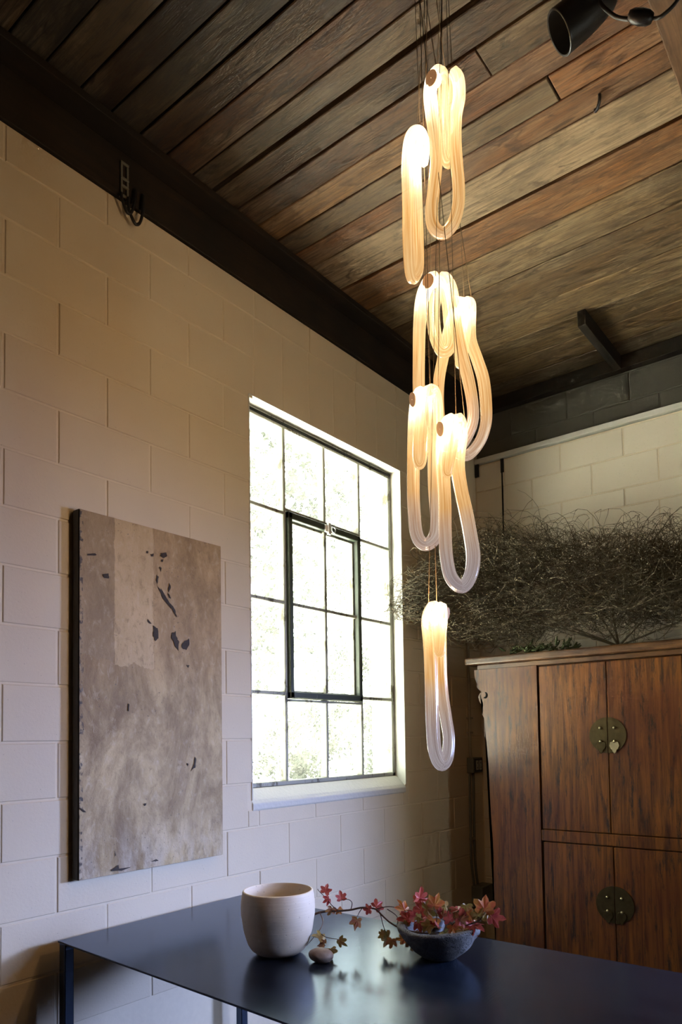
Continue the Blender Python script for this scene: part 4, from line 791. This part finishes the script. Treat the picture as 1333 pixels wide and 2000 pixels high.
def pendant(key, ph):
    d = D[key]; P = [list(p) for p in d['pts']]; zmax = max(p[2] for p in P)
    top = max(P, key=lambda p: p[2]); root = empty('pendant_lamp', (top[0], top[1], zmax), PL[key], 'lamp', 'glass loop pendants of the chandelier'); L = rel(root)
    C_ = catmull(P, 7, True); m = len(C_); n = 28
    pts = [Vector(c[:3]) for c in C_]; rad = [c[3] for c in C_]
    tang = [(pts[(i + 1) % m] - pts[i - 1]).normalized() for i in range(m)]
    us = []; u = tang[0].orthogonal().normalized()
    for i in range(m):
        u = (u - tang[i] * u.dot(tang[i])).normalized(); us.append(u.copy())
    u2 = (us[-1] - tang[0] * us[-1].dot(tang[0])).normalized()
    ang = math.atan2(tang[0].dot(us[0].cross(u2)), us[0].dot(u2))
    V = []; G_ = []; S_ = []; arc = 0; nn = Vector(d['n']); pk = Vector(d['puck']) + nn * (.030 if key in 'acd' else .008)
    for i in range(m):
        if i: arc += (pts[i] - pts[i - 1]).length
        a0 = -ang * i / m; w_ = tang[i].cross(us[i])
        for k in range(n):
            a = 2 * math.pi * k / n; b = a + a0
            r = rad[i] * (1.0 + .050 * math.cos(7 * a + ph) + .030 * math.cos(4 * a + 2 * ph))
            v = pts[i] + (us[i] * math.cos(b) + w_ * math.sin(b)) * r
            V.append(v - Vector(L)); G_.append(math.exp(-max(0, (v - pk).length - .02) / FALL[key])); S_ += [math.cos(a), math.sin(a), arc * 6 + ph * 9]
    Fc = [(i * n + k, i * n + (k + 1) % n, ((i + 1) % m) * n + (k + 1) % n, ((i + 1) % m) * n + k) for i in range(m) for k in range(n)]
    me = mesh('glass_loop', V, Fc, True)
    at = me.attributes.new('glow', 'FLOAT', 'POINT'); at.data.foreach_set('value', G_)
    at = me.attributes.new('streak', 'FLOAT_VECTOR', 'POINT'); at.data.foreach_set('vector', S_)
    o = link('glass_loop', me, M_LOOP, root)
    nn = Vector(d['n'])
    led = MB().lathe([(.0005, -.030), (.016, -.028), (.0195, -.018), (.0195, -.002)], 24, pk, nn).build('led_body', M_LED, root, True, local=L)
    MB().lathe([(.0195, -.002), (.0200, .0), (.0196, .0015), (.0005, .0015)], 28, pk, nn).build('end_disc', M_CAP, root, False, local=L)
    rr = random.Random(ord(key))
    for k in range(2):
        a = rr.uniform(0, 6.28); top_ = CAN + Vector((.05 * math.cos(a), .05 * math.sin(a), -.026))
        bot = Vector((top[0], top[1], zmax)) + Vector((RIGHT.x * (.016 if k else -.008), RIGHT.y * (.016 if k else -.008), rad[0] * .6))
        MB().tube([top_, top_.lerp(bot, .5), bot], .0011 if k else .0008, 5).build('suspension_wire', M_WIRE, root, True, local=L)
    # light of this lamp's own diode, spilling from under the fold
    ld = bpy.data.lights.new('pendant_diode', 'POINT'); ld.energy = PENW * (3.4 if key in 'fg' else .95); ld.color = (1.0, .60, .27); ld.shadow_soft_size = .03
    lo = bpy.data.objects.new('pendant_diode', ld); COL.objects.link(lo); lo.parent = root
    lo.location = pk - nn * .045 - Vector((0, 0, .015)) - Vector(L)
for i, k in enumerate('abcdefg'): pendant(k, i * 1.3)

# ------------------------------------------------------------------ spotlight, cable, hook, strap
sp = empty('spotlight', (1.86, 1.97, 3.70), 'black cone spotlight with inline switch under the ceiling joist', 'spotlight'); L = rel(sp)
c0 = Vector((1.712, 1.90, 3.382)); ax = (-RIGHT * .80 + Vector((0, 0, -.52)) + FWD * .20).normalized()
MB().lathe([(.0530, .002), (.0575, .003), (.0590, .0), (.0580, -.005), (.056, -.06), (.050, -.11), (.040, -.15), (.030, -.165), (.0005, -.168)], 36, c0, ax).build('shade', M_BLACK, sp, True, local=L)
MB().lathe([(.0535, .001), (.047, -.06), (.035, -.12), (.0005, -.125)], 30, c0, ax).build('reflector', M_BLACK, sp, True, local=L)
bk = c0 - ax * .166
MB().tube(catmull([tuple(bk), tuple(bk + Vector((.0, .02, .05))), (1.84, 1.97, 3.64), (1.87, 1.97, 3.70)], 6, False), .008, 8).build('arm', M_BLACK, sp, True, local=L)
MB().tube(catmull([tuple(bk + Vector((.01, 0, 0))), (1.823, 1.905, 3.405), (1.86, 1.905, 3.335), (1.905, 1.905, 3.297), (1.925, 1.905, 3.289)], 6, False), .0052, 8).build('cable', M_RUBBER, sp, True, local=L)
sw0 = Vector((1.925, 1.905, 3.290)); axs = (RIGHT * .97 + Vector((0, 0, -.15))).normalized()
MB().lathe([(.0005, -.034), (.010, -.032), (.016, -.02), (.0185, 0), (.017, .018), (.012, .030), (.0005, .033)], 16, sw0, axs).build('inline_switch', M_BLACK, sp, True, local=L)
MB().tube(catmull([tuple(sw0 + axs * .03), (1.975, 1.915, 3.268), (2.02, 1.92, 3.30), (2.06, 1.94, 3.42), (2.02, 1.97, 3.66)], 6, False), .0045, 8).build('cable', M_RUBBER, sp, True, local=L)
hk = MB().tube(catmull([(1.580, 2.66, ZC), (1.580, 2.66, ZC - .022), (1.568, 2.675, ZC - .034), (1.556, 2.69, ZC - .030), (1.550, 2.70, ZC - .016)], 5, False), .006, 7).build('ceiling_hook', M_BLACK, None, True)
tag(hk, 'small bent iron hook screwed into an orange ceiling board', 'hook')
sb = empty('beam_strap', (.013, 1.658, 3.66), 'metal strap on the left beam with two dangling black cable loops', 'bracket'); L = rel(sb)
s = MB(); s.box(.013, .020, 1.640, 1.650, 3.60, 3.745); s.box(.013, .020, 1.668, 1.678, 3.60, 3.745)
for z in (3.735, 3.672, 3.640, 3.600): s.box(.013, .022, 1.640, 1.678, z, z + .010)
s.build('strap', M_GREYM, sb, False, .0015, 1, L)
for y0, y1, zl in ((1.635, 1.690, 3.530), (1.668, 1.728, 3.505)):
    MB().tube(catmull([(.03, y0, 3.60), (.034, y0, zl + .045), (.036, (y0 * .7 + y1 * .3), zl + .008), (.036, (y0 + y1) / 2 + .004, zl), (.036, y1 - .008, zl + .022), (.032, y1 + .008, zl + .08), (.024, y1 + .016, 3.66)], 6, False), .0062, 8).build('cable_loop', M_RUBBER, sb, True, local=L)
